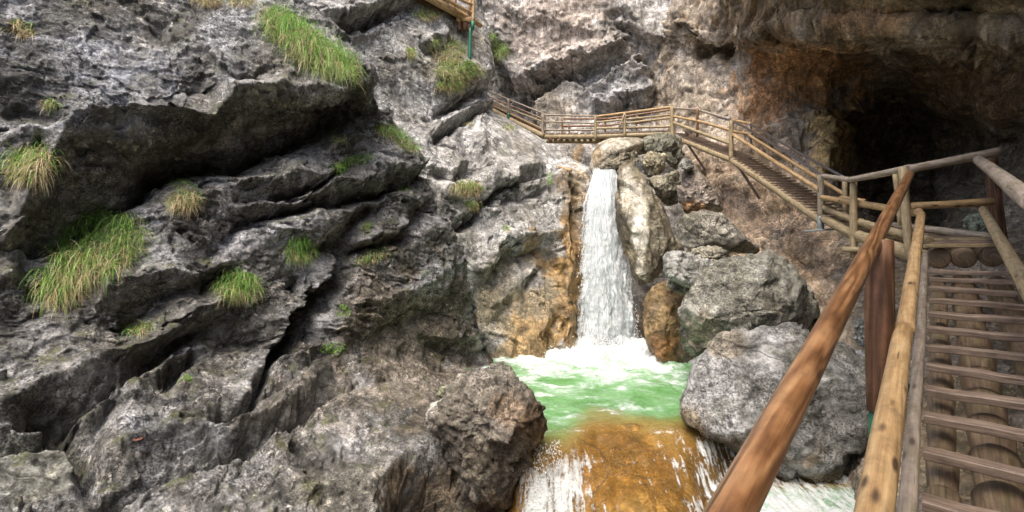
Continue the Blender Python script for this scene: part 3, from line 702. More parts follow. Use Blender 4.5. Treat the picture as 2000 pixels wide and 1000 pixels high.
# ---- unseen rock wall added behind the viewer to cut the fill light
LG = []
for zz in (-3, 0, 2.5, 5, 7.5):
    LG.append([np.array((xx + .05 * zz, yy - .12 * zz, zz)) for xx, yy in ((-9.2, 8), (-9.6, 3), (-9.8, -3), (-8, -8), (-3, -10.5), (3, -11), (8, -10), (11, -8))])
sheet('sky_blocking_wall', LG, 160, 90, M_LEFT, None, rough=(.2, .2, .05), seed=55, big=.6)
# ---- rock floor under everything
n = 90
gx, gy = np.meshgrid(np.linspace(-40, 40, n), np.linspace(-30, 50, n))
gv = np.stack((gx.ravel(), gy.ravel(), np.full(n * n, -3.2)), 1)
gv[:, 2] += 0.7 * fbm(gv, .2, 4, .5, 77)
tag(np_mesh('ground', gv, grid_faces(n, n), M_RIGHT, attrs={'tint': np.ones((n * n, 3)), 'wet': np.zeros(n * n)}), kind='structure')

# ================================================================== water
def lip_y(x):   # where the pool spills over, by world x
    return np.interp(x, [-1.2, .15, .5, .9, 1.4, 2.0, 2.6, 3.1, 3.6, 5], [8.2, 7.75, 7.72, 8.0, 8.75, 8.75, 8.5, 8.7, 9.1, 9.5])
def lip_k(x):
    return np.interp(x, [-1.2, .2, .6, .92, 1.2, 1.5, 1.9, 2.35, 2.7, 3.0, 3.6, 5], [1.6, 2.6, 2.4, 1.5, .6, .30, .28, .40, .6, .9, 1.4, 1.5])
def fall_off(x, y):
    t = np.clip(lip_y(x) - y, 0, None)
    f = -lip_k(x) * t * t / (t + .45)
    m = np.clip((x - 2.4) / .5, 0, 1)
    return f * (1 - m) + np.maximum(f, -.58) * m
nx, ny = 520, 620
gx, gy = np.meshgrid(np.linspace(-2.2, 6.2, nx), np.linspace(5.2, 15.2, ny))
x = gx.ravel(); y = gy.ravel(); p3 = np.stack((x, y, np.zeros_like(x)), 1)
foot = np.array((2.55, 14.1))
df = np.hypot((x - foot[0]) * .85, y - foot[1])
t = np.clip(lip_y(x) - y, 0, None)
churn = np.exp(-(df / 1.5) ** 2)
wave = .05 * fbm(p3, 1.3, 4, .55, 5) + .022 * fbm(p3 * np.array((1, 2.2, 1)), 3.2, 4, .55, 6)
z = fall_off(x, y) + wave * (1 + 2.2 * churn) * np.clip(1 - t * 1.2, .35, 1) + churn * (.16 + .28 * fbm(p3, 2.2, 5, .6, 7)) 
sp3 = np.stack((x * 2.2, y * .55, z * .5), 1)
z += t.clip(0, 1) * .045 * fbm(sp3, 2.2, 4, .6, 9)
foam = np.clip(1.35 - df / 2.6 + .75 * fbm(p3, 1.1, 6, .65, 12), 0, 1.3)
foam = np.maximum(foam, np.clip(.20 - np.abs(y - 12.0) * .12 + .9 * fbm(p3 * np.array((.7, 1.4, 1)), 1.3, 6, .68, 15) - .05, 0, 1) * .8)
kk = lip_k(x)
kk = np.where(x > 2.5, np.minimum(kk, 1.0), kk); fs = np.clip(t * 2.2, 0, 1) * np.clip((kk - .5) * .75, -.05, .95) + np.clip(t * 2, 0, 1) * np.interp(x, [.7, 1.1, 2.0, 2.4], [.8, .5, .5, .8]) * fbm(sp3 * np.array((1.9,1.3,1)), 2.6, 6, .75, 21)
fs += np.clip((x - 2.1) * 2, 0, 1) * np.clip(t * 1.6, 0, 1) * .22
foam = np.maximum(foam, np.clip(fs, 0, 1.2))
rr = np.clip((x - 3.1) / .5, 0, 1) * np.clip((7.9 - y) / .5, 0, 1)
foam = np.maximum(foam, rr * np.clip(.55 + .9 * fbm(p3, 1.6, 6, .68, 23), 0, 1.2))
deep = np.clip((y - lip_y(x) - .0 + .5 * fbm(p3, .8, 3, .5, 33) + .5) / 3.6, 0.0, 1) + rr * .75
tw = NT('mountain_stream_water')
pos = tw.n('ShaderNodeNewGeometry').outputs['Position']
fo = tw.attr('foam').outputs['Fac']; de = tw.attr('deep').outputs['Fac']
n1 = tw.noise(tw.mapv(pos, (1, 1, 1)), 7.0, 8, .7, .6); n2 = tw.noise(pos, 26.0, 6, .7)
fm = tw.math('ADD', fo, tw.math('ADD', tw.math('MULTIPLY', tw.math('SUBTRACT', n1, .5), 1.5), tw.math('MULTIPLY', tw.math('SUBTRACT', n2, .5), .8)))
fm = tw.ramp(fm, [(.3, 0.0), (.62, .5), (1.05, 1.0)])
bmp = tw.n('ShaderNodeBump', {'Height': tw.math('ADD', n1, tw.math('MULTIPLY', n2, .4)), 'Strength': .8, 'Distance': .06})
gcol = tw.mix(tw.ramp(fo, [(0.0, 0.0), (.5, .8)]), tw.ramp(tw.noise(pos, 1.1, 6, .65), [(.35, (.08, .25, .055)), (.62, (.22, .42, .2))]), (.5, .62, .55))
gcol = tw.mix(tw.ramp(de, [(.05, 0.0), (.4, 1.0)]), (.42, .25, .055), gcol)
body = tw.n('ShaderNodeBsdfDiffuse', {'Color': gcol})
clear = tw.n('ShaderNodeBsdfTransparent', {'Color': (.93, .88, .72, 1)})
w1 = tw.n('ShaderNodeMixShader', {0: tw.ramp(de, [(0, .12), (.12, .55), (.5, .85), (1, .94)]), 1: clear, 2: body})
gl = tw.n('ShaderNodeBsdfGlossy', {'Color': (1, 1, 1, 1), 'Roughness': .08, 'Normal': bmp.outputs[0]})
fr = tw.n('ShaderNodeFresnel', {'IOR': 1.33, 'Normal': bmp.outputs[0]})
w2 = tw.n('ShaderNodeMixShader', {0: tw.math('MULTIPLY', fr.outputs[0], .8), 1: w1, 2: gl})
fb = tw.n('ShaderNodeBump', {'Height': tw.math('ADD', n1, n2), 'Strength': .7, 'Distance': .08})
wh = tw.n('ShaderNodeBsdfPrincipled', {'Base Color': (.82, .86, .85, 1), 'Roughness': .55, 'Normal': fb.outputs[0]})
w3 = tw.n('ShaderNodeMixShader', {0: fm, 1: w2, 2: wh})
M_WATER = tw.finish(w3)
z = z - 2.5 * np.clip((.12 - x) / .25, 0, 1) * np.clip((9.2 - y) / .6, 0, 1)
tag(np_mesh('pool_water', np.stack((x, y, z), 1), grid_faces(ny, nx), M_WATER, attrs={'foam': foam, 'deep': deep}), kind='structure')

# bedrock the pool spills over
nx, ny = 420, 420
gx, gy = np.meshgrid(np.linspace(-2.6, 6.4, nx), np.linspace(4.8, 15.5, ny))
x = gx.ravel(); y = gy.ravel(); p3 = np.stack((x, y, np.zeros_like(x)), 1)
below = .03 + np.clip(y - lip_y(x) - .2, 0, None) * .35 + np.clip((x - 3.2), 0, 1) * .3
nzs = np.interp(x, [.6, 1.3], [.15, 1]); z = fall_off(x, y) - np.minimum(below + .03, 1.6) + nzs * (.03 * facet(p3, 1.3, 8) + .008 * fbm(p3, 3, 4, .5, 4, True) + .09 * fbm(p3, 1.1, 3, .5, 3))
z = z - 1.2 * np.clip((.05 - x) / .4, 0, 1) * np.clip((9.0 - y) / .6, 0, 1)
V = np.stack((x, y, z - .02), 1)
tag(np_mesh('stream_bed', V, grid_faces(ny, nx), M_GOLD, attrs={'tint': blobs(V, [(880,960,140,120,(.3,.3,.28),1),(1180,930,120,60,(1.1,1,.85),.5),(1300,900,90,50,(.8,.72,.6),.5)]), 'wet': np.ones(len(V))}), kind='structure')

# the fall itself: a thick curtain in three sheets of falling strands
edge_l = [(330,1164),(345,1160),(380,1150),(450,1143),(520,1141),(600,1138),(660,1133),(705,1126)]
edge_r = [(330,1203),(345,1206),(400,1208),(470,1213),(540,1223),(600,1233),(660,1239),(705,1247)]
dep_f = [(322,16.6),(332,16.0),(345,15.75),(400,15.3),(520,14.8),(705,14.35)]
tf = NT('falling_white_water')
uv = tf.n('ShaderNodeUVMap', uv_map='UVMap').outputs[0]
s1 = tf.noise(tf.mapv(uv, (16, 1.1, 1)), 1.0, 7, .68, .25); s2 = tf.noise(tf.mapv(uv, (46, 5.5, 1)), 1.0, 5, .7, .4); s3 = tf.noise(tf.mapv(uv, (5, 1.6, 1), loc=(3, 1, 0)), 1.0, 5, .6)
v = tf.math('ADD', tf.math('MULTIPLY', s1, .5), tf.math('ADD', tf.math('MULTIPLY', s2, .22), tf.math('MULTIPLY', s3, .53)))
fc = tf.ramp(v, [(.48, (.36, .43, .46)), (.6, (.68, .74, .76)), (.7, (.88, .91, .92))])
bm = tf.n('ShaderNodeBump', {'Height': v, 'Strength': .6, 'Distance': .12})
dif = tf.n('ShaderNodeBsdfPrincipled', {'Base Color': fc, 'Roughness': .4, 'Normal': bm.outputs[0]})
trl = tf.n('ShaderNodeBsdfTranslucent', {'Color': (.8, .85, .88, 1)})
m1 = tf.n('ShaderNodeMixShader', {0: .25, 1: dif, 2: trl})
al = tf.math('ADD', tf.attr('body').outputs['Fac'], tf.math('MULTIPLY', tf.math('SUBTRACT', tf.math('ADD', tf.math('MULTIPLY', s1, .6), tf.math('MULTIPLY', s2, .4)), .5), 5.0), True)
M_FALL = tf.finish(tf.n('ShaderNodeMixShader', {0: al, 1: tf.n('ShaderNodeBsdfTransparent'), 2: m1}))
Vs, Fs, Us, Bs = [], [], [], []
for k in range(4):
    nu_, nv_ = 90, 240
    yy = np.linspace(326 - k, 704, nv_); u = np.linspace(0, 1, nu_)
    xl = np.interp(yy, *zip(*edge_l)); xr = np.interp(yy, *zip(*edge_r)); dd = np.interp(yy, *zip(*dep_f))
    pad = (xr - xl) * (.05 + .10 * (k == 0)); rg1 = 5 * fbm(np.stack((yy * 0 + k, yy * .03, yy * 0), 1), 1, 4, .6, 60); rg2 = 5 * fbm(np.stack((yy * 0 + k + 9, yy * .03, yy * 0), 1), 1, 4, .6, 61); xl = xl - pad + rg1; xr = xr + pad + rg2
    PX = xl[:, None] + (xr - xl)[:, None] * u; bul = (1 - (2 * u - 1) ** 2) * .38
    D = dd[:, None] - bul * np.interp(yy, [326, 380, 700], [.2, .8, 1.25])[:, None] - k * .09 + .12
    Y = yy[:, None] + np.zeros((1, nu_))
    G = np.stack(((PX - 1000) / F * D, D, CAMZ + (HY - Y) / F * D), -1).reshape(-1, 3)
    q = np.stack((G[:, 0] * 4.2 + k * 9, G[:, 2] * .55, G[:, 1] * .1), 1)
    amp = np.repeat(np.interp(yy, [326, 420, 705], [.3, .8, 1.3]), nu_)
    dn = (.10 * fbm(q, 1.0, 5, .6, 90 + k) + .05 * fbm(q * np.array((1, 3, 1)), 2.2, 4, .6, 95 + k)) * amp
    G[:, 1] -= dn; G[:, 0] += dn * .4
    b = np.minimum(1.35 - np.abs(2 * u - 1) ** 3 * 1.7, 1.2)[None] + np.zeros((nv_, 1)) - .38 * k * (k > 0) + np.interp(yy, [326, 360, 705], [.5, .2, .0])[:, None]
    o = sum(len(a) for a in Vs)
    Vs.append(G); Fs.append(grid_faces(nv_, nu_) + o); Bs.append(b.ravel())
    Us.append(np.stack(np.broadcast_arrays((u * 1.3)[None] + k * 3.1, (yy / 130)[:, None] + k), -1).reshape(-1, 2))
tag(np_mesh('waterfall', np.concatenate(Vs), np.concatenate(Fs), M_FALL, uv=np.concatenate(Us), attrs={'body': np.concatenate(Bs)}), kind='structure')
# thrown drops and foam heaps at the foot and along the edges
dv, dfc = [], []
oct_v = np.array([(1,0,0),(-1,0,0),(0,1,0),(0,-1,0),(0,0,1),(0,0,-1)], float)
oct_f = np.array([(0,2,4),(2,1,4),(1,3,4),(3,0,4),(2,0,5),(1,2,5),(3,1,5),(0,3,5)])
drops = []
for _ in range(1500):
    a = nrs.rand() * 6.28; r = abs(nrs.randn()) * .75
    drops.append((foot[0] + math.cos(a) * r * 1.25, foot[1] - abs(math.sin(a)) * r * .8 - .1, .06 + abs(nrs.randn()) * .22 * math.exp(-r * .5), .006 + .014 * nrs.rand(), 1.0))
for _ in range(900):
    yv = 345 + 350 * nrs.rand() ** .7; left = nrs.rand() < .5
    xv = np.interp(yv, *zip(*(edge_l if left else edge_r))) + (-1 if left else 1) * (abs(nrs.randn()) * 7 - 3)
    q = P(xv, yv, np.interp(yv, *zip(*dep_f)) - .2 * nrs.rand()); drops.append((*q, .005 + .008 * nrs.rand(), 2.6))
for _ in range(700):
    xx = nrs.uniform(.15, .75); tt = abs(nrs.randn()) * .5; yy2 = lip_y(xx) - tt
    drops.append((xx, yy2, float(fall_off(xx, yy2)) + .02 + abs(nrs.randn()) * .04, .004 + .006 * nrs.rand(), 2.2))
dr = np.array(drops)
V = (dr[:, None, :3] + oct_v[None] * np.stack((dr[:, 3], dr[:, 3], dr[:, 3] * dr[:, 4]), 1)[:, None]).reshape(-1, 3)
Fd = (oct_f[None] + (np.arange(len(dr)) * 6)[:, None, None]).reshape(-1, 3)
M_DROP = plain_material('white_spray', (.85, .88, .89), .3, 0, .05)
tag(np_mesh('spray', V, Fd, M_DROP), kind='stuff')

# ================================================================== boulders
WETO = (.95, .66, .32)
boulder('boulder', 'big round pinkish brown boulder at the left edge of the pool', [(826,816),(846,790),(880,752),(912,730),(956,720),(1004,728),(1042,756),(1064,794),(1068,830),(1046,870),(1018,910),(994,990),(960,1050),(910,1000),(882,920),(866,880),(842,850)],
        7.75, 1.0, M_CONGL, shrink=.92, cuts=6, keep=(.82, .95), apex=(955,830), seed=3, rough=(.10, .05, .05), tints=[(1060,930,50,130,WETO,.8),(980,800,60,40,(1.1,.85,.65),.6),(930,900,60,60,(1.0,.95,.85),.6),(1000,1000,80,50,(.8,.6,.4),.8)], wets=[(1060,900,40,160,(.8,.8,.8),1)], group='boulders around the pool')
boulder('boulder', 'big blue grey angular boulder right of the pool behind the rails', [(1345,806),(1356,775),(1366,720),(1384,688),(1430,666),(1500,650),(1560,650),(1625,668),(1690,690),(1760,760),(1780,860),(1740,960),(1680,985),(1620,965),(1560,945),(1500,905),(1440,868),(1380,845),(1345,832)],
        8.9, 1.5, M_BOULD, shrink=1.04, apex=(1530,790), seed=12, rough=(.07, .05, .016), base=(1.0,1.02,1.06), tints=[(1350,835,46,40,(.95,.76,.46),.7),(1420,870,60,26,(.9,.72,.44),.6),(1480,900,130,30,(.85,.62,.34),.9),(1620,950,90,26,(.8,.66,.42),.8),(1410,670,60,26,(1.0,.85,.66),.7)], wets=[(1440,880,160,40,(.8,.8,.8),1)], group='boulders around the pool', boxy=.62)
boulder('boulder', 'dark grey boulder with a ridge, resting on top of the blue grey one', [(1330,620),(1338,580),(1362,540),(1400,512),(1440,500),(1490,497),(1535,520),(1580,560),(1612,600),(1616,622),(1560,646),(1490,652),(1430,655),(1386,680),(1360,700),(1336,680)],
        10.9, 1.15, M_BOULD, shrink=1.04, apex=(1440,590), seed=23, rough=(.08, .05, .016), base=(.92,.92,.84), tints=[(1370,640,40,50,(1.1,.94,.72),.6),(1540,590,70,50,(.8,.78,.68),.6)], group='boulders around the pool', boxy=.62)
boulder('boulder', 'orange stained wet boulder right of the waterfall foot', [(1262,600),(1278,566),(1305,552),(1334,562),(1342,600),(1338,650),(1352,690),(1356,730),(1320,728),(1284,706),(1266,670),(1260,630)],
        13.2, .9, M_SLAB, shrink=1.07, apex=(1295,640), seed=31, rough=(.06, .03, .02), base=(1.15,.86,.5), tints=[(1290,690,40,40,(1.5,.8,.32),.7),(1300,600,30,40,(1.3,1.0,.62),.6),(1335,690,20,26,(1.1,1.05,1.0),.7)], wets=[(1300,680,60,70,(.9,.9,.9),1)], group='boulders around the pool', boxy=.65, nth=130, nph=90)
boulder('boulder', 'tall leaning slab of rock with a white face beside the waterfall', [(1206,360),(1212,318),(1236,306),(1256,330),(1280,372),(1306,420),(1338,492),(1322,496),(1306,520),(1300,540),(1270,556),(1246,560),(1232,540),(1222,510),(1208,470),(1203,430),(1208,400)],
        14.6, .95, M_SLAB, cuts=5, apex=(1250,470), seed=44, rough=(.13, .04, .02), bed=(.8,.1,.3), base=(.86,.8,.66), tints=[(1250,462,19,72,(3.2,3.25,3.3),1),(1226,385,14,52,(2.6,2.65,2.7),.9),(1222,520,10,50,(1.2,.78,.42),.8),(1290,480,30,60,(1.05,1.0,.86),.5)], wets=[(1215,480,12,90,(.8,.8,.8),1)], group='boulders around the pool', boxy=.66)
boulder('boulder', 'flat pale boulder wedged under the leaning slab', [(1297,500),(1312,489),(1350,494),(1390,508),(1420,530),(1400,560),(1360,566),(1330,556),(1302,540)],
        12.3, .8, M_BOULD, apex=(1340,520), seed=52, rough=(.07, .06, .02), base=(1.28,1.3,1.32), group='boulders around the pool', nth=120, nph=80)
boulder('boulder', 'long grey boulder below the stairs with a shadowed base', [(1322,440),(1330,424),(1370,410),(1410,418),(1430,440),(1462,468),(1484,488),(1476,496),(1430,492),(1390,484),(1350,486),(1326,474)],
        13.4, .9, M_BOULD, apex=(1390,440), seed=57, rough=(.07, .06, .018), base=(1.05,1.0,.9), group='boulders around the pool', nth=130, nph=80)
boulder('boulder', 'pointed pinkish boulder with an orange stained foot', [(1328,372),(1332,340),(1344,318),(1356,324),(1366,340),(1390,364),(1410,384),(1418,404),(1400,412),(1360,412),(1336,414)],
        15.4, .8, M_CONGL, apex=(1365,375), seed=63, rough=(.12, .06, .03), base=(1.22,1.14,1.1), tints=[(1350,405,30,16,(1.35,.85,.45),.9)], group='boulders around the pool', nth=120, nph=80)
boulder('boulder', 'small yellowish boulder perched above the leaning slab', [(1254,310),(1262,299),(1290,297),(1300,304),(1302,326),(1288,342),(1268,346),(1256,330)],
        16.4, .6, M_SLAB, apex=(1275,312), seed=71, rough=(.14, .07, .03), base=(1.4,1.35,1.12), group='boulders around the pool', nth=100, nph=70)
boulder('boulder', 'olive grey boulder between the leaning slab and the pointed one', [(1266,352),(1290,344),(1326,334),(1334,352),(1330,380),(1318,400),(1304,402),(1286,380)],
        16.2, .8, M_SLAB, apex=(1300,360), seed=78, rough=(.15, .07, .03), base=(.95,.95,.82), group='boulders around the pool', nth=100, nph=70)
boulder('boulder', 'smooth rounded grey boulder right under the footbridge', [(1152,330),(1156,300),(1168,280),(1190,270),(1240,268),(1262,276),(1246,296),(1226,306),(1212,320),(1200,332),(1176,336),(1158,345)],
        17.0, 1.1, M_SLAB, cuts=0, apex=(1190,300), seed=83, rough=(.04, .02, .01), base=(1.5,1.45,1.36), tints=[(1165,310,10,30,(1.3,1.0,.66),.7)], group='boulders around the pool', nth=120, nph=80)
boulder('boulder', 'broken brown rock jutting over the top of the waterfall', [(1168,332),(1176,316),(1196,308),(1220,300),(1246,292),(1252,310),(1236,322),(1214,330),(1204,338),(1190,334)],
        16.2, .5, M_SLAB, apex=(1200,318), seed=88, rough=(.2, .1, .04), base=(1.0,.95,.8), group='boulders around the pool', nth=100, nph=70)
boulder('boulder', 'mossy dark grey boulder under the right end of the footbridge', [(1238,300),(1252,276),(1276,262),(1306,262),(1330,274),(1334,310),(1318,330),(1304,322),(1300,302),(1270,298)],
        17.8, .9, M_BOULD, apex=(1295,285), seed=93, rough=(.15, .07, .03), base=(.84,.84,.7), group='boulders around the pool', nth=120, nph=80)
for lab, ol, d, th_, sd, bs in (
    ('small flat stone on the pool bank above the round boulder', [(952,726),(960,712),(982,708),(1000,716),(1006,728),(980,734)], 11.0, .3, 101, (.9,.86,.78)),
    ('small grey stone between the left cliff and the round boulder', [(886,744),(896,732),(916,730),(922,742),(908,756),(888,758)], 8.9, .22, 103, (.95,.9,.8)),
    ('mossy fist shaped stone left of the round boulder', [(854,772),(862,756),(876,752),(884,762),(880,776),(864,782)], 8.6, .2, 105, (.92,.98,.66)),
    ('grey stone leaning on the lower left of the round boulder', [(832,810),(842,790),(862,782),(876,790),(872,812),(850,828),(836,824)], 8.2, .28, 107, (.95,.95,.9)),
    ('flat pale stone under the wedged boulder', [(1300,548),(1326,550),(1348,560),(1356,572),(1330,574),(1306,562)], 12.6, .4, 109, (1.0,.95,.8)),
    ('thin slab stone between the long boulder and the ridged one', [(1346,492),(1372,480),(1398,482),(1430,494),(1424,506),(1388,504),(1360,504)], 12.4, .5, 111, (.95,.9,.75)),
    ('rounded grey stone in the gap beside the dark red post', [(1668,640),(1680,624),(1704,622),(1716,640),(1710,668),(1684,676),(1668,662)], 9.6, .4, 113, (.85,.9,.92)),
    ('pale chipped stone in front of the pointed boulder', [(1328,318),(1336,310),(1350,312),(1356,326),(1342,334),(1330,330)], 15.0, .3, 115, (1.15,1.15,1.15)),
    ('dark stone at the cave foot beside the walkway', [(1880,430),(1900,416),(1940,420),(1960,450),(1940,476),(1896,470)], 9.6, .5, 117, (.7,.8,.62)),
    ):
    boulder('stone', lab, ol, d, th_, M_BOULD, seed=sd, rough=(.14, .07, .02), base=bs, cat='stone', group='small loose stones', nth=80, nph=56)

# ================================================================== walkways
def J(px, py, d): return P(px, py, d)
# ---- the stairs in front of the camera: every member runs towards one vanishing direction
HV = HY - 241.0
def S(z, off, h): return np.array((.825 * z + off, z, CAMZ - h + HV / F * z))
PERP = np.array((.771, -.636, 0)); DIRH = np.array((.636, .771, 0))
st = thing('wooden_stairs', S(3.5, .3, 2.2), 'wooden stairs of notched logs and narrow treads climbing from the camera to the landing', 'stairs')
for off, h, r, ze, wm in ((.045, 2.0, .08, 6.5, W_LOG), (.36, 2.02, .125, 6.5, W_LOG), (.80, 2.02, .118, 6.45, W_LOG)):
    tube('stringer', [S(1.3, off, h), S(ze, off, h)], r, wm, st, nseg=26, jit=.03, notch=(.2, .42, .55), step=.1)
ty = [525.5, 540, 559, 581, 607, 637, 671, 708, 753, 806, 874, 966, 1090]
for k, yv in enumerate(ty):
    z = 1800.0 / (yv - 241); a = S(z, -.06, 1.83); ln = .70
    tl = a + PERP * (ln + rng.uniform(-.02, .02)) + np.array((0, 0, rng.uniform(-.012, .012)))
    plank('tread', a, tl, .10, .05, DIRH + np.array((0, 0, .05 + rng.uniform(-.06, .06))), W_TREAD, st)
tube('side_board', [S(1.4, -.11, 1.62), S(2.6, -.112, 1.63), S(4.2, -.108, 1.62), S(6.3, -.11, 1.62)], .033, W_GREY, st, jit=.05)
rl = thing('railing', S(3.5, -.3, 1.9), 'left railing of the stairs with reddish brown and yellow poles on a dark red post', 'railing', 'railings of the walkway')
tube('top_rail', [S(.45, -.362, .69), S(6.95, -.335, .69)], [.037, .053], W_RED, rl, nseg=20, jit=.014)
tube('middle_rail', [S(1.0, -.186, 1.205), S(3.0, -.182, 1.2)], [.051, .049], W_TAN, rl, nseg=20)['label'] = 'lower yellow length with a pale bare end'
tube('middle_rail', [S(2.95, -.168, 1.185), S(6.75, -.176, 1.2)], [.046, .048], W_TAN, rl, nseg=20)
ps = tube('post', [J(1718, 470, 2.98), J(1718, 620, 2.96), J(1714, 802, 2.94)], [.070, .074, .054], W_DARKRED, rl, nseg=22, jit=.02)
tube('steel_shoe', [J(1706, 796, 2.95), J(1704, 900, 2.95)], .022, GREEN, ps, nseg=10, jit=0)
tube('post', [J(1763, 328, 7.05), J(1768, 400, 7.0), J(1776, 500, 6.9)], [.052, .056, .05], W_YEL, rl)
tube('post', [J(1748, 340, 7.4), J(1760, 440, 7.4)], [.03, .04], W_YEL, rl)
tube('rail_end', [J(1783, 416, 7.3), J(1795, 414, 6.8)], .05, W_TAN, rl)
rr_ = thing('railing', S(6, .65, 1), 'right railing of the stairs with two thick weathered poles', 'railing', 'railings of the walkway')
tube('top_rail', [S(7.45, .62, .52), S(5.5, .62, .5), S(3.2, .62, .5)], [.062, .062, .062], W_GREY, rr_, nseg=18)
tube('middle_rail', [S(7.0, .665, 1.18), S(5, .665, 1.18), S(2.8, .665, 1.18)], [.052, .052, .052], W_YEL, rr_, nseg=18)
tube('post', [J(1934, 300, 7.5), J(1944, 400, 7.5), J(1956, 500, 7.5)], [.08, .085, .09], W_DARKRED, rr_, nseg=18)

# ---- landing
ld = thing('wooden_landing', J(1850, 500, 7.4), 'wooden landing on thick round logs at the top of the stairs', 'landing')
for cx, cy, dz in ((1832, 504, 6.35), (1882, 504, 6.4), (1937, 501, 6.45)):
    e = J(cx, cy, dz); tube('beam', [e, e + DIRH * 1.9 + np.array((0, 0, .03))], .13, W_LOG, ld, nseg=24, jit=.03)
for k in range(7):
    f = k / 6
    a = J(1804 - 62 * f, 481 - 26 * f, 6.35 + 2.3 * f); b = J(1952 - 50 * f, 478 - 22 * f, 6.1 + 2.0 * f)
    plank('floor_board', a, b, .10, .045, DIRH, W_TREAD if k % 3 else W_YEL, ld)
for a, b, r in (((1640,430,9.2),(1800,498,6.6),.085), ):
    tube('stringer', [J(1608,426,10.9), J(1668,458,9.2), J(1740,482,7.7), J(1812,506,6.5)], [.09,.095,.1,.1], W_YEL, ld, nseg=18, jit=.04)
for k in range(16):
    f = (k + .5) / 16; a = J(1612 + 190 * f, 421 + 74 * f, 10.8 - 4.2 * f)
    plank('tread', a, a + np.array((.62, .1, 0)), .12, .04, (0, 1, -.1), W_YEL if k % 2 else W_TREAD, ld)
tube('kerb_rail', [J(1608,406,10.9), J(1668,430,9.2), J(1742,452,7.9), J(1814,470,6.9)], [.055,.06,.06,.06], W_YEL, ld)
tube('kerb_rail', [J(1742,440,8.4), J(1830,450,8.0), J(1944,465,7.3)], [.055,.06,.065], W_GREY, ld)
tube('support_beam', [J(1645,487,9.0), J(1720,489,8.7)], .05, W_YEL, ld)
lr = thing('railing', J(1760, 470, 8), 'weathered railing along the landing in front of the cave', 'railing', 'railings of the walkway')
tube('top_rail', [J(1608,344,10.6), J(1660,351,9.0)], [.05,.048], W_GREY, lr)
tube('top_rail', [J(1660,351,9.0), J(1712,342,8.2), J(1776,328,7.3)], [.05,.052,.052], W_GREY, lr)
tube('top_rail', [J(1776,330,7.3), J(1860,314,7.3), J(1950,297,7.3)], [.055,.06,.07], W_GREY, lr)
tube('middle_rail', [J(1606,386,10.6), J(1670,396,9.2), J(1742,408,8.1)], [.055,.06,.06], W_TAN, lr)
tube('middle_rail', [J(1640,387,10.0), J(1690,394,9.6)], .05, W_TAN, lr)
tube('middle_rail', [J(1782,402,7.5), J(1860,399,7.4), J(1938,394,7.3)], [.05,.055,.06], W_TAN, lr)
tube('post', [J(1667,352,9.0), J(1667,430,9.0), J(1667,504,9.0)], [.056,.06,.06], W_YEL, lr)
p2 = tube('post', [J(1603,342,10.9), J(1603,424,10.9)], .062, W_GREY, lr)
sh = tube('steel_shoe', [J(1603,422,10.9), J(1603,450,10.9)], .066, GALV, p2, nseg=8, jit=0)
plank('base_plate', J(1570,452,11.0), J(1632,447,10.8), .22, .03, (0,1,0), GALV, p2)
tube('post', [J(1650,352,10.5), J(1650,412,10.5)], .05, W_YEL, lr)

# ---- stairs along the rock wall down from the footbridge
WS = np.array((.66, .06, 0))
us = thing('wooden_stairs', J(1500, 360, 13.5), 'long wooden stairs hung on the rock wall between footbridge and landing', 'stairs')
path = [(1312,266,19.4),(1365,287,17.9),(1428,312,16.3),(1510,366,13.4),(1604,430,11.0)]
low = [J(*p) for p in path]
for w in (np.zeros(3), WS):
    tube('stringer', [p + w for p in low], [.1,.1,.1,.1,.1], W_YEL, us, nseg=16, jit=.05, step=.12)
for i in range(46):
    f = (i + .5) / 46 * 4; k = min(int(f), 3); a = low[k] + (low[k + 1] - low[k]) * (f - k) + np.array((-.05, 0, .10))
    plank('tread', a, a + WS * 1.13, .16, .045, (-.1, 1, 0), W_TREAD, us)
for k, (px, py, d) in enumerate(((1330,272,18.9),(1430,318,16.2))):
    q = J(px, py, d); tube('brace', [q + WS * .2, q + np.array((1.1, .5, -1.1))], .045, STEEL, us)
ur = thing('railing', J(1500, 330, 13.5), 'railing of the long stairs with a dark steel handrail over wooden rails', 'railing', 'railings of the walkway')
tube('steel_handrail', [J(1400,228,17.0), J(1424,234,16.4), J(1450,246,15.6), J(1530,293,12.9), J(1608,344,10.9)], .033, STEEL, ur, nseg=12, jit=0)
tube('steel_handrail', [J(1464,242,15.6), J(1560,298,12.6), J(1650,347,10.6)], .03, STEEL, ur, nseg=12, jit=0)
tube('top_rail', [J(1314,211,19.3), J(1362,214,18), J(1426,233,16.4)], .042, W_GREY, ur)
tube('top_rail', [J(1416,231,16.9), J(1466,242,15.6)], .04, W_TAN, ur)
tube('middle_rail', [J(1314,227,19.3), J(1362,236,17.9), J(1428,255,16.3), J(1462,262,15.6)], .045, W_TAN, ur)
tube('middle_rail', [J(1430,262,16.2), J(1515,317,13.2), J(1602,372,11.0)], .05, W_TAN, ur)
tube('middle_rail', [J(1462,264,15.6), J(1560,325,12.6), J(1654,383,10.5)], .04, W_TAN, ur)
tube('kerb_rail', [J(1314,239,19.3), J(1362,257,17.9), J(1428,281,16.3)], .06, W_YEL, ur)
for (px, y0, y1, d, r, wm) in ((1362,212,267,17.9,.045,W_RED),(1428,236,312,16.2,.07,W_YEL),(1465,241,299,15.6,.055,W_GREY),(1342,207,262,19.0,.05,W_GREY)):
    tube('post', [J(px, y0, d), J(px, y1, d)], r, wm, ur)

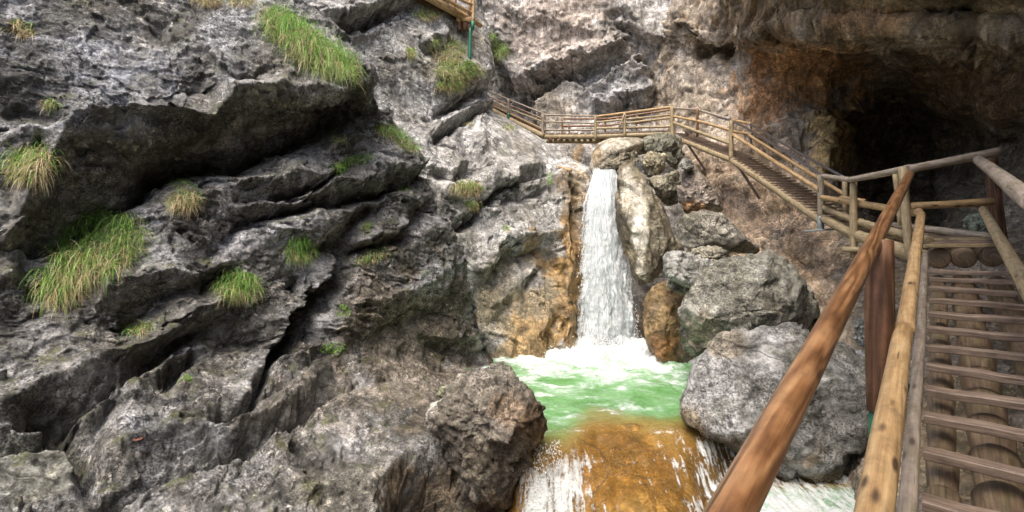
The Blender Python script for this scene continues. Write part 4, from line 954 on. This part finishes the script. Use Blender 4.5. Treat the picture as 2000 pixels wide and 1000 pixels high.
# ---- footbridge across the fall
fb_ = thing('footbridge', J(1180, 270, 20), 'wooden footbridge with pole railings crossing above the waterfall', 'footbridge')
BD = np.array((.25, 1.05, 0))
deck = [(1060,267,21.2),(1163,267,20.3),(1240,264,19.8),(1314,262,19.4)]
dk = [J(*p) for p in deck]
for w in (np.zeros(3), BD):
    tube('beam', [p + w for p in dk], .10, W_YEL, fb_, nseg=16, jit=.04)
for i in range(26):
    f = (i + .5) / 26 * 3; k = min(int(f), 2); a = dk[k] + (dk[k + 1] - dk[k]) * (f - k) + np.array((0, -.08, .12))
    plank('deck_board', a, a + BD * 1.12, .17, .05, (1, 0, 0), W_TREAD, fb_)
def rails(par, segs, wm, back=None, name='rail'):
    for pts, r in segs:
        q = [J(*p) for p in pts]
        tube(name, q, r, wm, par, nseg=10)
A, B, C, D_ = (1062, 21.1), (1163, 20.2), (1220, 19.8), (1313, 19.3)
rails(fb_, [([(A[0],224,A[1]),(B[0],227,B[1])], .035), ([(A[0],237,A[1]),(B[0],241,B[1])], .035), ([(A[0],254,A[1]),(B[0],254,B[1])], .04)], W_GREY)
rails(fb_, [([(B[0],228,B[1]),(D_[0],209,D_[1])], .05)], W_TAN, name='top_rail')
rails(fb_, [([(B[0],239,B[1]),(D_[0],224,D_[1])], .04), ([(B[0],251,B[1]),(D_[0],247,D_[1])], .05), ([(C[0],241,C[1]),(D_[0],230,D_[1])], .045)], W_YEL)
for (px, y0, y1, d, wm, r) in ((1060,222,267,21.1,W_GREY,.055),(1065,223,266,21.2,W_GREY,.035),(1163,226,273,20.2,W_YEL,.06),(1220,221,268,19.75,W_YEL,.055),(1313,208,268,19.3,W_YEL,.085)):
    tube('post', [J(px, y0, d), J(px, y1, d)], r, wm, fb_, nseg=12)
# far side of the bridge
for (px, y0, y1) in ((1098,231,266),(1112,243,265),(1182,230,264),(1243,226,258)):
    tube('post', [J(px, y0, 21.5), J(px, y1, 21.5)], .04, W_RED, fb_, nseg=10)
rails(fb_, [([(1098,232,22.1),(1186,232,21.3)], .04), ([(1098,247,22.1),(1186,245,21.3)], .04), ([(1180,233,21.4),(1314,214,20.5)], .04), ([(1180,246,21.4),(1240,238,21)], .04), ([(1240,241,21),(1312,228,20.5)], .05)], W_RED)
tube('strut', [J(1219,224,19.7), J(1210,249,19.7)], .035, W_YEL, fb_)
tube('strut', [J(1243,228,20.9), J(1272,240,20.7)], .035, W_RED, fb_)
for (px, y0, y1) in ((1243,262,276),(1076,268,277),(1094,268,276),(1051,268,284)):
    tube('leg', [J(px, y0, 20.6), J(px, y1, 20.6)], .06, W_DARKRED, fb_, nseg=10)
# ---- flight going up to the left behind the rock
fl = thing('wooden_stairs', J(1000, 240, 21.5), 'short railed stairs rising left from the footbridge and vanishing behind rock', 'stairs')
tube('stringer', [J(940,204,22.2), J(993,234,21.7), J(1062,266,21.1)], [.12,.13,.12], W_YEL, fl, nseg=16)
tube('stringer', [J(944,196,23.2), J(1064,258,22.2)], .11, W_DARKRED, fl)
for i in range(14):
    f = (i + .5) / 14; a = J(942 + 118 * f, 201 + 62 * f, 22.1 - f); plank('tread', a, a + np.array((.2, .95, 0)), .16, .05, (1, .1, 0), W_TREAD, fl)
flr = thing('railing', J(1000, 230, 21.5), 'thin pole railing of the short stairs left of the footbridge', 'railing', 'railings of the walkway')
for pts, r, wm in (([(934,170,22.2),(993,194,21.7),(1062,222,21.1)], .035, W_GREY), ([(936,186,22.2),(993,212,21.7),(1060,238,21.1)], .035, W_YEL), ([(940,196,22.2),(993,221,21.7),(1060,252,21.1)], .035, W_YEL),
                   ([(938,182,23),(990,203,22.6),(1060,232,22)], .03, W_RED)):
    tube('rail', [J(*p) for p in pts], r, wm, flr, nseg=10)
pp = tube('post', [J(993,193,21.6), J(993,222,21.6)], .06, W_GREY, flr)
tube('steel_shoe', [J(993,221,21.6), J(992.5,236,21.6)], .062, GREEN, pp, nseg=8, jit=0)
for px, y0, y1 in ((979,202,214),(1052,235,246)): tube('post', [J(px, y0, 22.5), J(px, y1, 22.5)], .05, W_GREY, flr)
# ---- walkway high on the left wall
uw = thing('wooden_walkway', J(880, 40, 17.0), 'high wooden walkway on a green steel post at the top edge', 'walkway')
UW = np.array((.1, 1.2, 0))
e0, e1 = J(770, -42, 14.6), J(912, 36, 16.6)
tube('stringer', [e0, e1], .13, W_TAN, uw, nseg=16); tube('stringer', [e0 + UW, e1 + UW], .12, W_DARKRED, uw, nseg=16)
tube('stringer', [e0 + UW * .5 + np.array((0, 0, -.05)), e1 + UW * .5], .12, W_DARKRED, uw, nseg=16)
for i in range(20):
    f = (i + .5) / 20; a = e0 + (e1 - e0) * f + np.array((0, -.05, .12)); plank('tread', a, a + UW * 1.1, .2, .05, (1, .1, 0), W_DARKRED, uw)
for px, py in ((897, 37), (908, 36), (917, 38)):
    q = J(px, py, 16.4); tube('beam', [q, q + np.array((-.35, .9, -.02))], .085, W_TAN, uw, nseg=16)
    tube('beam', [q + np.array((0, .1, -.05)), q + np.array((0, .1, -.34))], .08, W_DARKRED, uw, nseg=12)
p5 = tube('post', [J(925, -30, 16.2), J(923.5, 44, 16.2)], .055, W_TAN, uw)
tube('steel_shoe', [J(923.5, 42, 16.2), J(923, 57, 16.2)], .06, GREEN, p5, nseg=8, jit=0)
tube('support_post', [J(919, 55, 16.3), J(917, 120, 16.3)], .055, GREEN, uw, nseg=8, jit=0)
for pts, r, wm in (([(820,-30,15.4),(922,26,16.2)], .05, W_TAN), ([(790,-52,15),(924,10,16.2)], .05, W_TAN), ([(925,40,16.3),(938,50,16.8)], .08, W_TAN)):
    tube('rail', [J(*p) for p in pts], r, wm, uw, nseg=10)
tube('post', [J(889, -4, 16.0), J(889, 12, 16.0)], .05, W_TAN, uw); tube('post', [J(918, 0, 17.0), J(918, 30, 17.0)], .05, W_RED, uw)

# ---- driftwood
dw = tube('driftwood', [J(1092,327,16.3), J(1102,330,16.1), J(1116,333,15.9)], [.05,.06,.05], W_TAN, None, jit=.1)
recentre(dw); tag(dw, 'short broken log lying on the cliff shoulder left of the fall', 'driftwood')

# ================================================================== grass tufts
tg = NT('grass_blades')
M_GRASS = tg.finish(tg.n('ShaderNodeMixShader', {0: .3, 1: tg.n('ShaderNodeBsdfPrincipled', {'Base Color': tg.attr('tint').outputs['Color'], 'Roughness': .55}), 2: tg.n('ShaderNodeBsdfTranslucent', {'Color': tg.attr('tint').outputs['Color']})}))
KD = {}
def surf(sname):
    if sname not in KD:
        V, N = SHEETS[sname]; px, py = project(V)
        idx = np.nonzero((px > -150) & (px < 2150) & (py > -150) & (py < 1150))[0]
        idx = idx[::2]
        kd = kdtree.KDTree(len(idx))
        for i in idx: kd.insert((px[i], py[i], 0), int(i))
        kd.balance(); KD[sname] = kd
    return KD[sname], SHEETS[sname]
GREENS = [(.11,.34,.03),(.16,.44,.045),(.08,.26,.03),(.22,.5,.07),(.34,.56,.14)]
STRAWS = [(.58,.47,.26),(.46,.35,.18),(.66,.58,.38),(.34,.23,.12),(.5,.44,.24)]
def tuft(label, sname, cx, cy, rx, ry, n, ln, green, rot=0.0, name='grass_tuft', cat='grass tuft', group='grass tufts on the cliffs', wid=.009, lift=.55, droop=1.0):
    kd, (SV, SN) = surf(sname)
    V, Fs, C = [], [], []
    nseg = 5; ca, sa = math.cos(rot), math.sin(rot)
    for _ in range(n):
        a = rng.random() * 6.283; r = math.sqrt(rng.random()) * (0.75 + .25 * rng.random())
        ex, ey = rx * r * math.cos(a), ry * r * math.sin(a)
        hits = kd.find_n((cx + ex * ca - ey * sa, cy + ex * sa + ey * ca, 0), 4)
        i = min((h[1] for h in hits), key=lambda k: SV[k][1])
        p = SV[i].astype(float).copy(); nn = SN[i]
        L = ln * rng.uniform(.55, 1.2)
        d = np.array(nn) * .6 + np.array((rng.gauss(0, .5), rng.gauss(0, .3), lift + rng.gauss(0, .35))); d /= np.linalg.norm(d)
        p -= d * .03
        side = np.cross(d, np.array((rng.gauss(0, .5), -1, rng.gauss(0, .3)))); side /= np.linalg.norm(side) + 1e-9
        g = rng.random() < green + .35 * (-ey / max(ry, 1))
        top = np.array(rng.choice(GREENS if g else STRAWS)) * rng.uniform(.85, 1.35); root = top * .8 if not g else np.array((.3, .27, .1)) * .5 + top * .5
        w = wid * rng.uniform(.7, 1.3); b = len(V); st_ = L / nseg; dr_ = droop * rng.uniform(.7, 1.3)
        for k in range(nseg + 1):
            f = k / nseg; ww = w * (1 - f ** 2 * .95)
            V += [p + side * ww / 2, p - side * ww / 2]; c = root * (1 - f) + top * f; C += [c, c]
            p = p + d * st_; d = d + np.array((rng.gauss(0, .05), 0, -.68 * dr_)); d /= np.linalg.norm(d)
        for k in range(nseg):
            q = b + 2 * k; Fs.append((q, q + 1, q + 3, q + 2))
    o = np_mesh(name, np.array(V), np.array(Fs), M_GRASS, attrs={'tint': np.clip(np.array(C), 0, 1)})
    recentre(o); return tag(o, label, cat, group)
LC, FC, BC, RC = 'left_cliff', 'fall_side_cliff', 'back_cliff', 'cave_wall'
T = [
 ('large lush green grass mat below the great dark overhang', LC, 190, 480, 105, 62, 1500, .40, .68, -.35),
 ('long half dry grass trailing below the large green mat', LC, 130, 545, 75, 42, 650, .42, .42, -.6),
 ('dry straw coloured tuft at the left edge beside the overhang', LC, 62, 325, 52, 34, 560, .36, .28, -.5),
 ('dry hanging tuft right of the large green mat', LC, 358, 392, 36, 24, 330, .28, .15, 0),
 ('small dark green tuft tucked under the overhang', LC, 352, 356, 22, 8, 90, .18, .8, 0),
 ('green tuft with dry fringe in the middle of the left cliff', LC, 588, 490, 32, 24, 420, .26, .72, 0),
 ('rounded green and straw tuft beside the dark hole', LC, 462, 558, 46, 30, 620, .30, .66, 0),
 ('small pale tuft hanging on the bare lower bed', LC, 272, 640, 26, 12, 150, .26, .4, -.3),
 ('long bright grass fringe on the nose of the upper block', LC, 606, 98, 98, 34, 1500, .55, .6, .62),
 ('bright green tuft at the top of the upper block', LC, 545, 48, 42, 30, 520, .42, .7, .7),
 ('sunlit hanging grass at the tip of the upper block', LC, 668, 128, 36, 26, 420, .48, .62, .5),
 ('dry tuft at the top edge left of the bright fringe', LC, 405, 2, 34, 14, 220, .28, .15, 0),
 ('second dry tuft at the top edge touching the bright fringe', LC, 470, 4, 28, 12, 190, .28, .25, 0),
 ('small straw tuft in the upper left corner', LC, 45, 58, 28, 16, 170, .22, .15, .3),
 ('tiny straw tuft in a pit of the pale upper block', LC, 98, 205, 18, 10, 100, .18, .3, 0),
 ('bright narrow grass strip on the shoulder of the left cliff', LC, 780, 272, 48, 12, 330, .36, .6, .6),
 ('half green tuft above the strip on the shoulder', LC, 750, 255, 20, 12, 140, .34, .6, .4),
 ('low green tuft under the ledge at the cliff shoulder', LC, 700, 312, 36, 10, 170, .26, .85, -.2),
 ('dark green sprig left of the low shoulder tuft', LC, 662, 328, 14, 12, 90, .24, .85, 0),
 ('wispy olive tuft on the dark rock above the ledge', LC, 660, 272, 18, 9, 80, .26, .45, 0),
 ('little green sprig by the crack right of the middle', LC, 792, 370, 14, 5, 50, .18, .9, 0),
 ('reddish green tuft in the crack under the small slab', LC, 725, 500, 40, 14, 170, .2, .5, -.4),
 ('thin green sprig hanging on the lit slab edge', LC, 715, 440, 10, 10, 50, .22, .6, 0),
 ('tiny bright green sprig low on the long crack', LC, 364, 738, 10, 5, 50, .12, 1.0, 0),
 ('lone yellow green sprig on the ridge by the dark face', LC, 832, 532, 8, 5, 30, .16, .7, 0),
 ('broad brown grass curtain under the high walkway', FC, 872, 100, 40, 26, 460, .5, .3, .2),
 ('thick green and straw grass cap over the rock nose', FC, 895, 140, 48, 22, 650, .5, .42, .1),
 ('long dry grass hanging below the rock nose cap', FC, 880, 168, 34, 12, 300, .5, .3, -.1),
 ('olive tuft below the high walkway, leftmost there', FC, 832, 30, 26, 12, 170, .42, .35, 0),
 ('thin dry tuft on the bare wall left of the grass curtain', FC, 802, 104, 10, 12, 110, .42, .35, 0),
 ('wide dry brown grass shelf on the buttress', FC, 912, 368, 34, 14, 380, .42, .2, 0),
 ('straw tuft dangling below the brown grass shelf', FC, 925, 402, 16, 9, 120, .4, .25, 0),
 ('small tuft on the buttress below the green shoe', FC, 993, 250, 14, 7, 90, .3, .5, 0),
 ('single olive tuft under the black notch', FC, 919, 242, 10, 6, 60, .3, .4, 0),
 ('bright green sprig on the cliff next to the driftwood', FC, 1072, 350, 7, 12, 70, .26, .95, 0),
 ('tiny green sprig under the arch of the washed cliff', FC, 988, 444, 7, 5, 40, .25, .7, 0),
 ('green and straw tuft on the steep cleft behind the green post', BC, 958, 78, 14, 14, 150, .75, .6, 0),
 ('lower and larger tuft in the cleft behind the green post', BC, 975, 100, 22, 16, 300, .75, .62, .5),
 ('mossy grass patch beside the pointed pinkish boulder', RC, 1322, 326, 22, 9, 200, .22, .7, 0),
]
for (lab, sh_, cx, cy, rx, ry, n, ln, gr, rt) in T:
    tuft(lab, sh_, cx, cy, rx * 1.0, ry * 1.1, int(n * 1.35), ln * (1.15 if sh_ == LC else .85), min(1, gr + .04), rt, wid=.008 if sh_ == LC else .015)
# low moss cushions with clover-like leaves
for lab, cx, cy, rx, ry, n in (('bright moss cushion on the ridge left of the dark face', 650, 680, 26, 14, 420), ('smaller moss cushion above the bright one', 672, 606, 16, 14, 300)):
    tuft(lab, LC, cx, cy, rx, ry, n, .07, 1.0, 0, name='moss_cushion', cat='moss', group='moss cushions', wid=.014, lift=.2, droop=.5)

# fallen leaf on the bed at lower left
kd, (SV, SN) = surf(LC)
i = kd.find((268, 856, 0))[1]; c = SV[i]; nn = SN[i]
ux = np.cross(nn, (0, 0, 1)); ux /= np.linalg.norm(ux); uy = np.cross(nn, ux)
lv = [c + nn * (.02 + .012 * abs(v_)) + ux * u_ * .055 + uy * v_ * .03 for u_ in np.linspace(-1, 1, 7) for v_ in (-(1 - u_ * u_) ** .5 - .02, 0, (1 - u_ * u_) ** .5 + .02)]
lf = np_mesh('fallen_leaf', np.array(lv), grid_faces(7, 3), plain_material('dry_leaf', (.2, .085, .06), .6)); recentre(lf)
tag(lf, 'reddish dry leaf lying on the pale lower bed', 'leaf')

# ================================================================== light, camera
SUN_EL, SUN_AZ = math.radians(62), math.radians(206)      # azimuth clockwise from +y (straight ahead)
w = bpy.data.worlds.new('World'); SC.world = w; w.use_nodes = True
nt = w.node_tree; bg = nt.nodes['Background']; sky = nt.nodes.new('ShaderNodeTexSky'); sky.sky_type = 'NISHITA'; sky.sun_disc = False; sky.dust_density = 5.0; sky.air_density = .8
sky.sun_elevation = SUN_EL; sky.sun_rotation = SUN_AZ
nt.links.new(sky.outputs[0], bg.inputs[0]); bg.inputs[1].default_value = 0.15
sl = bpy.data.lights.new('sun', 'SUN'); sl.energy = 1.1; sl.angle = math.radians(35); sl.color = (1, .93, .82)
so = bpy.data.objects.new('sun', sl); COL.objects.link(so)
sd = Vector((math.sin(SUN_AZ) * math.cos(SUN_EL), math.cos(SUN_AZ) * math.cos(SUN_EL), math.sin(SUN_EL)))
so.rotation_euler = sd.to_track_quat('Z', 'Y').to_euler(); so.location = (0, -5, 20)
cam = bpy.data.cameras.new('camera'); co = bpy.data.objects.new('camera', cam); COL.objects.link(co)
co.location = (0, 0, CAMZ); co.rotation_euler = (math.radians(90), 0, 0)
cam.sensor_width = 36; cam.lens = 18; cam.shift_y = -(500 - HY) / 2000; cam.clip_end = 500; cam.clip_start = .05
SC.camera = co
SC.view_settings.view_transform = 'Standard'; SC.view_settings.look = 'None'; SC.view_settings.gamma = 1
SC.view_settings.exposure = 1.3
SC.cycles.max_bounces = 8; SC.cycles.transparent_max_bounces = 16
